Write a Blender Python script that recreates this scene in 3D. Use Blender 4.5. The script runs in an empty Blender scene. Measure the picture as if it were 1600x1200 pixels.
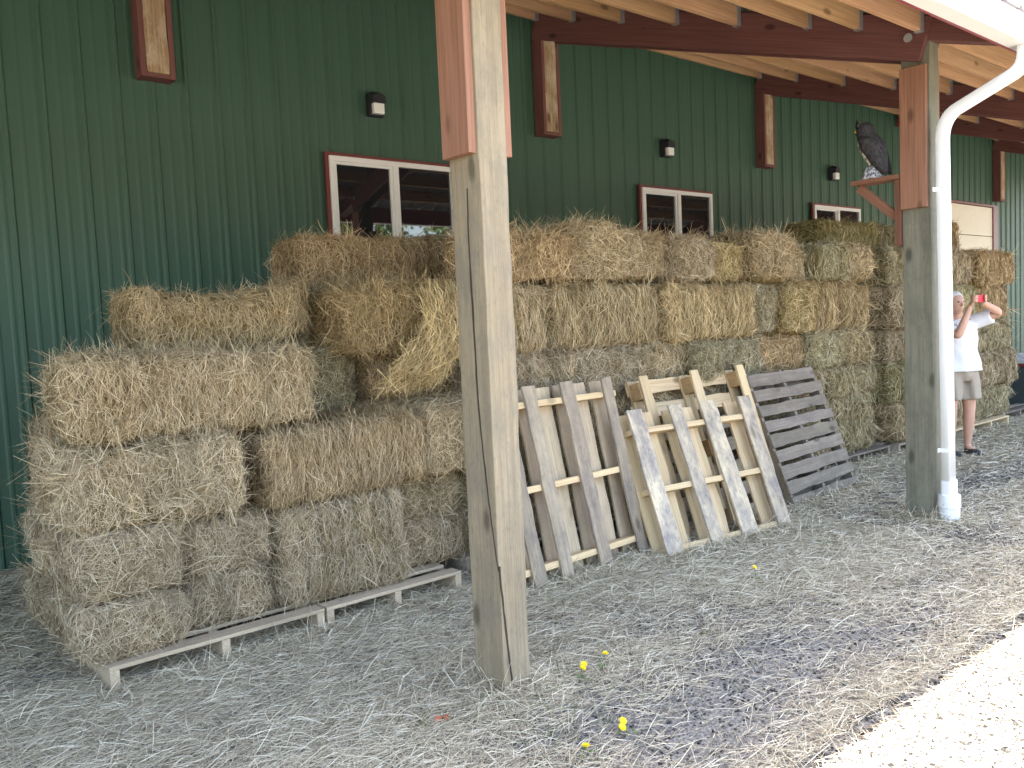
import bpy, bmesh, math, random
import numpy as np
from mathutils import Vector, Matrix
from math import radians as R, sin, cos, pi, sqrt
S = bpy.context.scene
C = S.collection
random.seed(7)
RNG = np.random.default_rng(11)

# ------------------------------------------------------------------ camera
cd = bpy.data.cameras.new("camera"); cam = bpy.data.objects.new("camera", cd); C.objects.link(cam)
cd.sensor_width = 36; cd.lens = 1315.6 / 1600 * 36; cd.clip_start = .05; cd.clip_end = 2000
_r = Vector((0.76534667, -0.64197144, -0.0460124)); _u = Vector((0.08125502, 0.02545748, 0.99636817)); _w = Vector((0.63846855, 0.76630581, -0.0716472))
cam.matrix_world = Matrix(((_r.x, _u.x, -_w.x, 0), (_r.y, _u.y, -_w.y, -6.5028), (_r.z, _u.z, -_w.z, 1.5134), (0, 0, 0, 1)))
S.camera = cam
# ------------------------------------------------------------------ light
SUN_EL, SUN_AZ = R(75.6), math.atan2(.80, .60)           # azimuth measured from +Y towards +X
wd = bpy.data.worlds.new("World"); S.world = wd; wd.use_nodes = True
nt = wd.node_tree; bg = nt.nodes["Background"]
sk = nt.nodes.new("ShaderNodeTexSky"); sk.sky_type = 'NISHITA'; sk.sun_disc = False
sk.sun_elevation = SUN_EL; sk.sun_rotation = SUN_AZ; sk.dust_density = 2.5; sk.air_density = 1.0
nt.links.new(sk.outputs[0], bg.inputs[0]); bg.inputs[1].default_value = .13
ld = bpy.data.lights.new("sun", 'SUN'); ld.energy = 4.2; ld.angle = R(.5); ld.color = (1, .96, .88)
sun = bpy.data.objects.new("sun", ld); C.objects.link(sun)
sd = Vector((sin(SUN_AZ) * cos(SUN_EL), cos(SUN_AZ) * cos(SUN_EL), sin(SUN_EL)))
sun.rotation_euler = sd.to_track_quat('Z', 'Y').to_euler()
S.view_settings.view_transform = 'Standard'; S.view_settings.look = 'None'; S.view_settings.gamma = 1
S.view_settings.exposure = 3.42
S.view_settings.use_white_balance = True; S.view_settings.white_balance_temperature = 7000; S.view_settings.white_balance_tint = 10   # the phone balanced for open shade

# ------------------------------------------------------------------ material helpers
class NT:
    def __init__(s, name, rough=.7, spec=.3, metal=0):
        s.m = bpy.data.materials.new(name); s.m.use_nodes = True; s.t = s.m.node_tree
        s.b = s.t.nodes["Principled BSDF"]; s.b.inputs["Roughness"].default_value = rough
        s.b.inputs["Specular IOR Level"].default_value = spec; s.b.inputs["Metallic"].default_value = metal
    def n(s, typ, ins=None, **kw):
        nd = s.t.nodes.new("ShaderNode" + typ)
        for k, v in kw.items(): setattr(nd, k, v)
        for k, v in (ins or {}).items():
            if hasattr(v, 'is_output') or isinstance(v, bpy.types.NodeSocket): s.t.links.new(v, nd.inputs[k])
            else: nd.inputs[k].default_value = v
        return nd
    def coords(s, scale=(1, 1, 1), kind='Object', vary=True):
        tc = s.n("TexCoord").outputs[kind]
        if vary:
            oi = s.n("ObjectInfo").outputs["Random"]
            mu = s.n("Math", {0: oi, 1: 37.0}, operation='MULTIPLY').outputs[0]
            tc = s.n("VectorMath", {0: tc, 1: mu}, operation='ADD').outputs[0]
        return s.n("Mapping", {"Vector": tc, "Scale": scale}).outputs[0]
    def noise(s, vec, scale=5, detail=4, rough=.6):
        return s.n("TexNoise", {"Vector": vec, "Scale": scale, "Detail": detail, "Roughness": rough}).outputs["Fac"]
    def ramp(s, fac, stops):
        r = s.n("ValToRGB", {"Fac": fac}); e = r.color_ramp.elements
        while len(e) < len(stops): e.new(.5)
        for el, (p, c) in zip(e, stops):
            el.position = p; el.color = (c, c, c, 1) if isinstance(c, (int, float)) else (*c, 1)
        return r.outputs[0]
    def mix(s, fac, a, b, mode='MIX'):
        m = s.n("Mix", data_type='RGBA', blend_type=mode)
        for i, v in ((0, fac), (6, a), (7, b)):
            if isinstance(v, bpy.types.NodeSocket): s.t.links.new(v, m.inputs[i])
            elif i == 0: m.inputs[0].default_value = v
            else: m.inputs[i].default_value = (*v, 1)
        return m.outputs[2]
    def ocol(s): return s.n("ObjectInfo").outputs["Color"]
    def out(s, col, bump=None, strength=.3, dist=.01):
        if isinstance(col, bpy.types.NodeSocket): s.t.links.new(col, s.b.inputs["Base Color"])
        else: s.b.inputs["Base Color"].default_value = (*col, 1)
        if bump is not None:
            b = s.n("Bump", {"Height": bump, "Strength": strength, "Distance": dist}); s.t.links.new(b.outputs[0], s.b.inputs["Normal"])
        return s.m

def m_plain(name, col, rough=.6, spec=.3, metal=0, var=.15, scale=6):
    k = NT(name, rough, spec, metal); f = k.noise(k.coords(), scale, 5)
    c = k.mix(f, tuple(x * (1 - var) for x in col), tuple(min(1, x * (1 + var)) for x in col))
    return k.out(c, f, .08)

def m_wood(name, a, b, mold=None, moldamt=.5, gs=28, spec=.2, knots=True, rough=.75):
    """grain runs along the object's local X; tinted by the object colour"""
    k = NT(name, rough, spec)
    v = k.coords((1.6, gs, gs)); g = k.noise(v, 1.0, 6, .65)
    v2 = k.coords((.8, 60, 60)); g2 = k.noise(v2, 2.0, 3, .6)
    c = k.mix(k.ramp(g, [(.3, 0), (.7, 1)]), a, b)
    c = k.mix(k.ramp(g2, [(.35, .35), (.55, 0)]), c, tuple(x * .45 for x in a))
    if mold:
        mv = k.noise(k.coords((1, 1.7, 1.7)), 4.5, 7, .72)
        c = k.mix(k.ramp(mv, [(.5 - .12 * moldamt, 0), (.62, moldamt)]), c, mold)
        mv2 = k.noise(k.coords((3, 6, 6)), 9, 6, .7)
        c = k.mix(k.ramp(mv2, [(.55, 0), (.68, moldamt * .6)]), c, tuple(x * .5 for x in mold))
    if knots:
        vo = k.n("TexVoronoi", {"Vector": k.coords((2.2, 5, 5)), "Scale": 1.0, "Randomness": 1.0}).outputs["Distance"]
        c = k.mix(k.ramp(vo, [(.07, .75), (.15, 0)]), c, tuple(x * .3 for x in a))
    c = k.mix(1.0, c, k.ocol(), 'MULTIPLY')
    return k.out(c, g, .35, .004)

# ------------------------------------------------------------------ object helpers
def link(o, parent=None):
    C.objects.link(o)
    if parent: o.parent = parent
    return o
def tag(o, label=None, cat=None, group=None, kind=None):
    if label: o['label'] = label
    if cat: o['category'] = cat
    if group: o['group'] = group
    if kind: o['kind'] = kind
    return o
def empty(name, loc=(0, 0, 0), rot=None, label=None, cat=None, group=None):
    o = bpy.data.objects.new(name, None); o.empty_display_size = .1; link(o); o.location = loc
    if rot is not None: o.rotation_euler = rot
    return tag(o, label, cat, group)
def np_mesh(name, verts, quads, tris=None, mats=(), matidx=None, smooth=False):
    me = bpy.data.meshes.new(name)
    nq = len(quads); ntri = 0 if tris is None else len(tris)
    me.vertices.add(len(verts)); me.vertices.foreach_set("co", np.asarray(verts, np.float32).ravel())
    lv = np.asarray(quads, np.int32).ravel(); ls = np.arange(nq) * 4; lt = np.full(nq, 4)
    if ntri:
        lv = np.concatenate([lv, np.asarray(tris, np.int32).ravel()]); ls = np.concatenate([ls, nq * 4 + np.arange(ntri) * 3]); lt = np.concatenate([lt, np.full(ntri, 3)])
    me.loops.add(len(lv)); me.loops.foreach_set("vertex_index", lv.astype(np.int32))
    me.polygons.add(nq + ntri); me.polygons.foreach_set("loop_start", ls.astype(np.int32)); me.polygons.foreach_set("loop_total", lt.astype(np.int32))
    for m in mats: me.materials.append(m)
    if matidx is not None: me.polygons.foreach_set("material_index", np.asarray(matidx, np.int32))
    if smooth: me.polygons.foreach_set("use_smooth", np.ones(nq + ntri, bool))
    me.update(calc_edges=True); me.validate()
    return me
def bm_obj(name, bm, mat, parent=None, smooth=False, loc=(0, 0, 0), rot=None):
    me = bpy.data.meshes.new(name); bmesh.ops.recalc_face_normals(bm, faces=bm.faces); bm.to_mesh(me); bm.free()
    for m in (mat if isinstance(mat, (list, tuple)) else [mat]): me.materials.append(m)
    if smooth:
        for p in me.polygons: p.use_smooth = True
    o = bpy.data.objects.new(name, me); link(o, parent); o.location = loc
    if rot is not None: o.rotation_euler = rot
    return o
def bm_box(bm, x0, x1, y0, y1, z0, z1, bev=0, mat=0):
    t = bmesh.new(); bmesh.ops.create_cube(t, size=1)
    for v in t.verts: v.co = Vector(((x0 + x1) / 2 + v.co.x * (x1 - x0), (y0 + y1) / 2 + v.co.y * (y1 - y0), (z0 + z1) / 2 + v.co.z * (z1 - z0)))
    if bev: bmesh.ops.bevel(t, geom=list(t.edges), offset=bev, segments=2, profile=.6, affect='EDGES')
    for f in t.faces: f.material_index = mat
    me = bpy.data.meshes.new("t"); t.to_mesh(me); t.free(); bm.from_mesh(me); bpy.data.meshes.remove(me)
def box(name, x0, x1, y0, y1, z0, z1, mat, parent=None, bev=.004):
    """box with its origin at its centre, local axes = world axes"""
    bm = bmesh.new(); hx, hy, hz = (x1 - x0) / 2, (y1 - y0) / 2, (z1 - z0) / 2
    bm_box(bm, -hx, hx, -hy, hy, -hz, hz, bev)
    return bm_obj(name, bm, mat, parent, loc=((x0 + x1) / 2, (y0 + y1) / 2, (z0 + z1) / 2))
def plank(name, p0, p1, width, thick, mat, parent=None, side=(0, 0, 1), bev=.003, rough=0, seed=0, segs=10):
    """plank along p0->p1; local X along it, local Y its width, local Z its thickness (side = the thickness direction)"""
    p0, p1 = Vector(p0), Vector(p1); L = (p1 - p0).length; x = (p1 - p0).normalized()
    z = Vector(side); z = (z - x * z.dot(x)).normalized(); y = z.cross(x)
    bm = bmesh.new(); bm_box(bm, -L / 2, L / 2, -width / 2, width / 2, -thick / 2, thick / 2, bev)
    if rough:
        rs = random.Random(seed)
        for i in range(1, segs):
            xx = -L / 2 + L * i / segs
            bmesh.ops.bisect_plane(bm, geom=list(bm.verts) + list(bm.edges) + list(bm.faces), plane_co=(xx, 0, 0), plane_no=(1, 0, 0))
        offs = {}
        for v in bm.verts:
            key = (round(v.co.x * 8), v.co.y > 0)
            if key not in offs: offs[key] = (rs.uniform(-1, 1) * rough, rs.uniform(-1, 1) * rough * .35)
            v.co.y += offs[key][0]; v.co.z += offs[key][1]
            if abs(abs(v.co.x) - L / 2) < .01: v.co.x += rs.uniform(-1, 1) * rough * .6
    o = bm_obj(name, bm, mat, parent)
    o.matrix_local = Matrix(((x.x, y.x, z.x, (p0.x + p1.x) / 2), (x.y, y.y, z.y, (p0.y + p1.y) / 2), (x.z, y.z, z.z, (p0.z + p1.z) / 2), (0, 0, 0, 1)))
    return o
def sweep(bm, pts, prof, close=True, caps=True, up=Vector((1, 0, 0))):
    """sweep a closed 2D profile [(a,b)] along pts; a along 'up', b along the other normal"""
    rings = []; pts = [Vector(p) for p in pts]
    for i, p in enumerate(pts):
        d = (pts[min(i + 1, len(pts) - 1)] - pts[max(i - 1, 0)]).normalized()
        a = (up - d * up.dot(d)).normalized(); b = d.cross(a)
        k = 1.0
        if 0 < i < len(pts) - 1:
            d1 = (pts[i] - pts[i - 1]).normalized(); k = 1 / max(.5, d1.dot(d))
        rings.append([bm.verts.new(p + a * s + b * (t * k)) for s, t in prof])
    n = len(prof)
    for r0, r1 in zip(rings, rings[1:]):
        for j in range(n): bm.faces.new((r0[j], r0[(j + 1) % n], r1[(j + 1) % n], r1[j]))
    if caps: bm.faces.new(rings[0]); bm.faces.new(rings[-1])
    return rings
def loft(bm, rings, caps=True):
    vs = [[bm.verts.new(p) for p in r] for r in rings]; n = len(vs[0])
    for a, b in zip(vs, vs[1:]):
        for j in range(n): bm.faces.new((a[j], a[(j + 1) % n], b[(j + 1) % n], b[j]))
    if caps: bm.faces.new(vs[0]); bm.faces.new(vs[-1])
def ell(cx, cy, cz, rx, ry, n=20, tilt=0):
    return [Vector((cx + rx * cos(2 * pi * i / n), cy + ry * sin(2 * pi * i / n), cz + tilt * sin(2 * pi * i / n))) for i in range(n)]

# ------------------------------------------------------------------ materials
def mat_siding():
    k = NT("green_siding", .5, .35)
    f = k.noise(k.coords((1, 1, .35), vary=False), 1.3, 5); f2 = k.noise(k.coords((7, 7, .5), vary=False), 3, 5, .7)
    c = k.mix(f, (.034, .080, .052), (.050, .104, .068))
    c = k.mix(k.ramp(f2, [(.6, 0), (.8, .35)]), c, (.07, .12, .09))
    sc = k.noise(k.coords((38, 38, 1.1), vary=False), 1.0, 2, .5)
    c = k.mix(k.ramp(sc, [(.80, 0), (.83, .5)]), c, (.30, .36, .32))
    return k.out(c, f2, .03)
M = {}
M['siding'] = mat_siding()
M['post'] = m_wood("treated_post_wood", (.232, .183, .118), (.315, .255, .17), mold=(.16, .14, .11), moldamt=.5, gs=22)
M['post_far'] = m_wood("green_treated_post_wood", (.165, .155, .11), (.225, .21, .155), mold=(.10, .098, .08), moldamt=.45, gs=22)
M['redwood'] = m_wood("red_stained_wood", (.235, .112, .07), (.325, .165, .105), gs=30, knots=True, rough=.6)
M['darkred'] = m_wood("dark_red_beam_wood", (.135, .052, .045), (.185, .080, .068), gs=26, rough=.6)
M['purlin'] = m_wood("tan_purlin_wood", (.46, .275, .15), (.60, .385, .225), gs=24)
M['stub'] = m_wood("weathered_stub_wood", (.20, .125, .06), (.42, .30, .18), mold=(.55, .48, .36), moldamt=.5, gs=34)
M['pine'] = m_wood("pale_pine_pallet_wood", (.55, .40, .23), (.72, .56, .35), gs=26)
M['mouldy'] = m_wood("mouldy_pallet_wood", (.55, .44, .30), (.66, .56, .41), mold=(.21, .185, .18), moldamt=.85, gs=24)
M['oldgrey'] = m_wood("weathered_pallet_wood", (.30, .235, .17), (.42, .345, .255), mold=(.15, .13, .12), moldamt=.6, gs=26)
M['tanwood'] = m_wood("tan_pallet_wood", (.40, .31, .21), (.54, .43, .30), mold=(.25, .21, .17), moldamt=.35, gs=26)
M['dkgrey'] = m_wood("dark_grey_pallet_wood", (.18, .148, .115), (.27, .225, .18), mold=(.12, .10, .082), moldamt=.5, gs=26)
M['white'] = m_plain("white_painted_metal", (.74, .74, .725), .4, .45, var=.09, scale=4)
M['vinyl'] = m_plain("white_vinyl", (.74, .73, .70), .45, .4, var=.05)
M['trim'] = m_plain("maroon_trim", (.16, .035, .032), .45, .4)
M['fascia'] = m_plain("maroon_fascia_metal", (.26, .05, .06), .4, .5)
M['roof'] = m_plain("roof_sheet_metal", (.30, .32, .32), .5, .4)
M['cream'] = m_plain("cream_door_paint", (.66, .60, .48), .5, .4, var=.06)
M['black'] = m_plain("black_plastic", (.02, .02, .023), .45, .4)
M['lens'] = m_plain("white_lamp_lens", (.72, .72, .68), .35, .5, var=.03)
M['galv'] = m_plain("galvanised_steel", (.42, .43, .44), .45, .5, .6)
M['crack'] = m_plain("dark_split_wood", (.05, .04, .03), .9, .1)
def mat_glass():
    k = NT("dark_window_glass", .02, .9); k.b.inputs["IOR"].default_value = 1.6
    f = k.noise(k.coords(vary=False), 1.2, 2)
    return k.out(k.mix(f, (.010, .011, .014), (.018, .019, .022)), f, .012, .02)
M['glass'] = mat_glass()
def mat_ground():
    k = NT("dark_gravelly_soil", .95, .15)
    v = k.coords(vary=False, kind='Object')
    f = k.noise(v, 1.1, 5); g = k.noise(v, 26, 6, .7); h = k.n("TexVoronoi", {"Vector": v, "Scale": 70.0}).outputs["Distance"]
    c = k.mix(f, (.155, .14, .12), (.225, .20, .17))
    c = k.mix(k.ramp(g, [(.38, 0), (.66, 1)]), c, (.30, .28, .25))
    c = k.mix(k.ramp(h, [(.25, .55), (.5, 0)]), c, (.075, .07, .068))
    bump = k.n("Math", {0: g, 1: h}, operation='ADD').outputs[0]
    return k.out(c, bump, .8, .02)
M['ground'] = mat_ground()
def mat_straw(name, stops, trans=True):
    k = NT(name, .6, .25)
    r = k.n("NewGeometry").outputs["Random Per Island"]
    c = k.mix(1.0, k.ramp(r, stops), k.ocol(), 'MULTIPLY')
    if trans:
        p = k.noise(k.coords((7, 2.2, 1.2)), 1.5, 3, .6); q = k.noise(k.coords(), 4, 3, .6)
        c = k.mix(1.0, c, k.ramp(p, [(.32, (.80, .77, .71)), (.5, (1.06, 1.04, 1.02)), (.68, (1.24, 1.20, 1.14))]), 'MULTIPLY')
        c = k.mix(k.ramp(q, [(.56, 0), (.72, .5)]), c, k.mix(1.0, c, (.78, .70, .55), 'MULTIPLY'))
    return k.out(c)
M['straw'] = mat_straw("hay_straw", [(0, (.145, .112, .07)), (.25, (.265, .213, .138)), (.55, (.36, .298, .202)), (.85, (.475, .405, .29)), (1, (.60, .535, .41))])
M['litter'] = mat_straw("loose_ground_straw", [(0, (.25, .20, .135)), (.3, (.40, .33, .225)), (.65, (.53, .455, .32)), (.9, (.64, .565, .42)), (1, (.72, .66, .52))], False)
def mat_core():
    k = NT("packed_hay", .9, .1)
    f = k.noise(k.coords((9, 9, 2.5)), 3.2, 6, .75); g = k.noise(k.coords((1, 1, 1)), 5, 4)
    c = k.ramp(f, [(.32, (.045, .032, .016)), (.5, (.165, .122, .06)), (.68, (.33, .255, .14))])
    c = k.mix(k.ramp(g, [(.45, 0), (.7, .4)]), c, (.12, .10, .045)); c = k.mix(1.0, c, k.ocol(), 'MULTIPLY')
    return k.out(c, f, .9, .03)
M['core'] = mat_core()

# ------------------------------------------------------------------ ground
bm = bmesh.new(); bmesh.ops.create_grid(bm, x_segments=2, y_segments=2, size=150)
tag(bm_obj("ground", bm, M['ground']), kind='structure')

# ------------------------------------------------------------------ barn
X0, SP, YP = 2.1135, 3.8819, 3.9154
barn = empty("barn", (8, 4, 0), label="long green metal-sided barn with white slider windows behind the hay", cat="barn")
def under(o, parent):     # parent while keeping world placement (parents here are unrotated)
    o.parent = parent; o.location = Vector(o.location) - Vector(parent.location)
    return o
def siding(x0, x1, z0, z1):
    per = .2435; prof = [(0, 0), (.055, 0), (.068, .0035), (.082, .0035), (.095, 0), (.150, 0), (.163, .0035), (.177, .0035), (.190, 0), (.200, 0), (.213, .016), (.231, .016)]
    bm = bmesh.new(); prev = None; base = 1.38 - .222; n0 = math.floor((x0 - base) / per); n1 = math.ceil((x1 - base) / per); strips = []
    for i in range(n0, n1):
        for (a, h) in prof: strips.append((base + i * per + a, -h))
    lo = [bm.verts.new((x, y, z0)) for x, y in strips]; hi = [bm.verts.new((x, y, z1)) for x, y in strips]
    for i in range(len(lo) - 1): bm.faces.new((lo[i], lo[i + 1], hi[i + 1], hi[i]))
    bl, bh = [bm.verts.new((x, .12, z0)) for x in (strips[0][0], strips[-1][0])], [bm.verts.new((x, .12, z1)) for x in (strips[0][0], strips[-1][0])]
    bm.faces.new((bl[1], bl[0], bh[0], bh[1])); bm.faces.new((bl[0], lo[0], hi[0], bh[0])); bm.faces.new((lo[-1], bl[1], bh[1], hi[-1]))
    return bm
w = bm_obj("siding", siding(-9, 32, 0, 5.7), M['siding']); under(w, barn)
bm = bmesh.new()
for x in (-8.9, 31.6): bm_box(bm, x, x + .2, .15, 12, 0, 5.7)
bm_box(bm, -8.9, 31.8, 12, 12.2, 0, 5.7); under(bm_obj("end_wall", bm, M['siding']), barn)
bm = bmesh.new()
A = [(-9.3, -.35, 5.75), (32.2, -.35, 5.75), (32.2, 6, 7.4), (-9.3, 6, 7.4), (-9.3, 12.6, 5.75), (32.2, 12.6, 5.75)]
vs = [bm.verts.new(p) for p in A] + [bm.verts.new((p[0], p[1], p[2] + .08)) for p in A]
for f in ((0, 1, 2, 3), (3, 2, 5, 4), (6, 9, 8, 7), (9, 10, 11, 8), (0, 6, 7, 1), (4, 5, 11, 10), (0, 3, 9, 6), (3, 4, 10, 9), (1, 7, 8, 2), (2, 8, 11, 5)): bm.faces.new([vs[i] for i in f])
under(bm_obj("main_roof", bm, M['roof']), barn)

def window(x0, x1, zt, zb):
    fr = bmesh.new(); t = .044; y0, y1 = -.075, -.024
    bm_box(fr, x0, x1, y0, y1, zt - t, zt, .004); bm_box(fr, x0, x1, y0, y1, zb, zb + t, .004)
    bm_box(fr, x0, x0 + t, y0, y1, zb + t, zt - t, .004); bm_box(fr, x1 - t, x1, y0, y1, zb + t, zt - t, .004)
    xm = (x0 + x1) / 2; bm_box(fr, xm - .028, xm + .028, y0 - .006, y1, zb + t, zt - t, .004)
    o = bm_obj("window", fr, M['vinyl']); under(o, barn)
    def sub(name, bm, mat): 
        s = bm_obj(name, bm, mat, o); s.location = -(Vector(barn.location) + Vector(o.location)) if False else Vector((0, 0, 0)); return s
    sash = bmesh.new(); s = .024
    a, b, c_, d = x0 + t, xm - .028, zb + t, zt - t
    bm_box(sash, a, a + s, -.062, -.03, c_, d, .003); bm_box(sash, b - s, b, -.062, -.03, c_, d, .003); bm_box(sash, a + s, b - s, -.062, -.03, d - s, d, .003); bm_box(sash, a + s, b - s, -.062, -.03, c_, c_ + s, .003)
    sub("sash", sash, M['vinyl'])
    for (p, q, yy) in ((a + .02, b - .02, -.042), (xm + .029, x1 - t - .001, -.050)):
        pn = bmesh.new(); bm_box(pn, p, q, yy, yy + .008, c_ + .001, d - .001); sub("pane", pn, M['glass'])
    tr = bmesh.new(); k = .03
    bm_box(tr, x0 - k, x1 + k, -.055, -.023, zt, zt + k, .003); bm_box(tr, x0 - k, x0, -.055, -.023, zb, zt, .003); bm_box(tr, x1, x1 + k, -.055, -.023, zb, zt, .003); bm_box(tr, x0 - k, x1 + k, -.055, -.023, zb - k, zb, .003)
    sub("trim", tr, M['trim'])
for xw in (3.485, 7.42, 11.07): window(xw, xw + 1.29, 2.99, 2.02)

# garage door
gd = bmesh.new(); gx0, gx1, gt = 14.35, 17.38, 3.28
for i in range(6): bm_box(gd, gx0, gx1, -.05, -.025, .03 + i * (gt - .03) / 6, .02 + (i + 1) * (gt - .03) / 6, .006)
g = bm_obj("garage_door", gd, M['cream']); under(g, barn)
bm = bmesh.new(); bm_box(bm, gx1, gx1 + .22, -.07, -.02, 0, gt + .04, .004); bm_box(bm, gx0 - .22, gx0, -.07, -.02, 0, gt + .04, .004); bm_box(bm, gx0, gx1, -.07, -.02, gt, gt + .04, .004)
f = bm_obj("door_frame", bm, M['trim'], g)
# ------------------------------------------------------------------ lean-to roof
SL = .3175
def zb(y): return 4.37 - SL * (-y)               # underside of the beams' side planks at depth y
lean = empty("lean_to_roof", (8, -2, 3.1), label="open lean-to roof of dark red beams and tan purlins over the hay", cat="roof")
EAVE = -4.40
for k in range(-2, 6):
    X = X0 + k * SP
    for s in (-1, 1):
        xa = X + s * .09
        y0, y1 = -.03, -3.905
        under(plank("beam", (xa, y0, zb(y0) + .15), (xa, y1, zb(y1) + .15), .285, .038, M['darkred'], side=(1, 0, 0)), lean)
    under(plank("beam", (X, -.03, zb(-.03) + .235), (X, EAVE + .004, zb(EAVE) + .235), .16, .138, M['darkred'], side=(1, 0, 0)), lean)
    if k in (0, 1, 2):
        bm = bmesh.new(); bmesh.ops.create_cone(bm, cap_ends=True, segments=14, radius1=.03, radius2=.024, depth=.018)
        for v in bm.verts: v.co = Vector((v.co.z, v.co.y, v.co.x))
        under(bm_obj("bolt", bm, M['galv'], loc=(X - .117, -3.80, zb(-3.80) + .15)), lean)
ys = [-.10, -.62, -1.24, -1.85, -2.46, -3.07, -3.46, -3.88]
hb = bmesh.new()
bm_box(hb, -.025, .025, -.078, .0785, -.0235, -.0208); bm_box(hb, -.025, .025, .0735, .0785, -.0205, .0235)
hang_me = None
for k in range(-2, 5):
    xa, xb = X0 + k * SP + .112, X0 + (k + 1) * SP - .112
    for y in ys:
        zc = zb(y) + .19 + .075
        o = plank("purlin", (xa, y, zc), (xb, y, zc), .145, .04, M['purlin'], side=(0, 1, 0)); under(o, lean)
        v = random.uniform(.82, 1.08); o.color = (v, v * random.uniform(.93, 1), v * random.uniform(.85, 1), 1)
        L = xb - xa
        for sx in (-1, 1):
            if hang_me is None: h = bm_obj("joist_hanger", hb, M['galv'], o); hang_me = h.data
            else: h = bpy.data.objects.new("joist_hanger", hang_me); link(h, o)
            h.location = (sx * (L / 2 - .026), 0, 0)
# corrugated roof sheet
bm = bmesh.new(); rows = []; xs = []; x = X0 - 2 * SP - .4
while x < X0 + 5 * SP + .4: xs += [(x, 0), (x + .19, 0), (x + .20, .02), (x + .235, .02)]; x += .2435
for yy, ad in ((-.03, 0), (-4.50, 0)):
    z = zb(yy) + .345
    rows.append([bm.verts.new((xx, yy, z + h)) for xx, h in xs]); rows.append([bm.verts.new((xx, yy, z + h + .006)) for xx, h in xs])
for i in range(len(xs) - 1):
    bm.faces.new((rows[0][i], rows[0][i + 1], rows[2][i + 1], rows[2][i])); bm.faces.new((rows[1][i], rows[3][i], rows[3][i + 1], rows[1][i + 1])); bm.faces.new((rows[2][i], rows[2][i + 1], rows[3][i + 1], rows[3][i]))
under(bm_obj("roof_sheet", bm, M['roof']), lean)
xl, xr = X0 - 2 * SP - .3, X0 + 5 * SP + .3
under(box("fascia", xl, xr, EAVE - .022, EAVE, zb(EAVE) + .105, zb(EAVE) + .335, M['fascia'], bev=.003), lean)
# ------------------------------------------------------------------ gutter and downspout
gut = bmesh.new()
gp = [(0, .0), (-.10, 0), (-.125, .045), (-.125, .125), (-.14, .125), (-.14, .135), (-.119, .135), (-.119, .05), (-.098, .006), (-.006, .006), (-.006, .135), (0, .135)]
r0 = [gut.verts.new((xl, EAVE - .026 + a, 3.075 + b)) for a, b in gp]; r1 = [gut.verts.new((xr, EAVE - .026 + a, 3.075 + b)) for a, b in gp]
for i in range(len(gp)): gut.faces.new((r0[i], r0[(i + 1) % len(gp)], r1[(i + 1) % len(gp)], r1[i]))
bm_box(gut, xl - .004, xl, EAVE - .166, EAVE - .026, 3.075, 3.21); bm_box(gut, xr, xr + .004, EAVE - .166, EAVE - .026, 3.075, 3.21)
tag(bm_obj("gutter", gut, M['white']), "white metal gutter along the maroon eave at the roof edge", "gutter")

DX = 5.90
ds = empty("downspout", (DX, -4.0, 0), label="white rectangular downspout bent from the gutter down the right post", cat="downspout")
prof = []; HW, HD = .052, .029
for i in range(20):                                            # rounded rectangle with shallow ribs
    a = 2 * pi * i / 20; ca, sa = cos(a), sin(a)
    prof.append((HW * abs(ca) ** .2 * (1 if ca > 0 else -1), HD * abs(sa) ** .2 * (1 if sa > 0 else -1)))
path = [(0, -.50, 3.10), (0, -.50, 3.03)]
def bez(a, b, c_, n=7): return [tuple((Vector(a) * (1 - t) ** 2 + Vector(b) * 2 * t * (1 - t) + Vector(c_) * t * t)) for t in [i / n for i in range(1, n + 1)]]
path += bez((0, -.50, 3.03), (0, -.50, 2.945), (0, -.43, 2.915)); path += bez((0, -.12, 2.79), (0, -.008, 2.745), (0, -.008, 2.60)); path += [(.025, -.008, 1.4), (.05, -.008, .19)]
bm = bmesh.new(); sweep(bm, path, prof); p = bm_obj("pipe", bm, M['white'], ds); p.data.polygons.foreach_set("use_smooth", [len(q.vertices) == 4 for q in p.data.polygons])
bm = bmesh.new()
loft(bm, [[Vector((HW * 1.18 * abs(cos(2*pi*i/24)) ** .5 * (1 if cos(2*pi*i/24) > 0 else -1), -.008 + HD * 1.4 * abs(sin(2*pi*i/24)) ** .5 * (1 if sin(2*pi*i/24) > 0 else -1), z)) for i in range(24)] for z in (.30, .205)] + [ell(0, -.008, z, r, r * .95, 24) for z, r in ((.20, .074), (.115, .076), (.11, .070), (-.03, .068))])
bm_obj("ground_fitting", bm, M['white'], ds, loc=(.055, 0, 0))
for z, dx in ((2.26, .008), (.50, .045)):
    bm = bmesh.new(); bm_box(bm, dx - HW - .034, dx + HW + .004, .0235, .0265, z, z + .028); bm_box(bm, dx - HW - .004, dx - HW - .001, -.036, .023, z, z + .028)
    bm_obj("strap", bm, M['white'], ds)

# ------------------------------------------------------------------ posts
def post(k, label, mat, cat="post"):
    X = X0 + k * SP; D = .192
    root = empty("wooden_post", (X, -YP + D / 2, 0), label=label, cat=cat, group="posts along the open side of the lean-to")
    zt = zb(-YP) + .15
    t = plank("timber", (0, 0, -.05), (0, 0, zt), .14, D, mat, root, side=(0, 1, 0), bev=.005, rough=.0035, seed=k + 3, segs=24)
    for s in (-1, 1):
        pl = plank("side_plate", (s * .0895, .004, 2.175), (s * .0895, .004, zb(-YP) - .004), .176, .038, M['redwood'], root, side=(1, 0, 0), bev=.003)
        pl.color = (1, 1, 1, 1)
    return root, t
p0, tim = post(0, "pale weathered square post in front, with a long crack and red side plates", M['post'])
post(1, "greenish treated post on the right, with dark stains low down beside the white downspout", M['post_far'])
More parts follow.
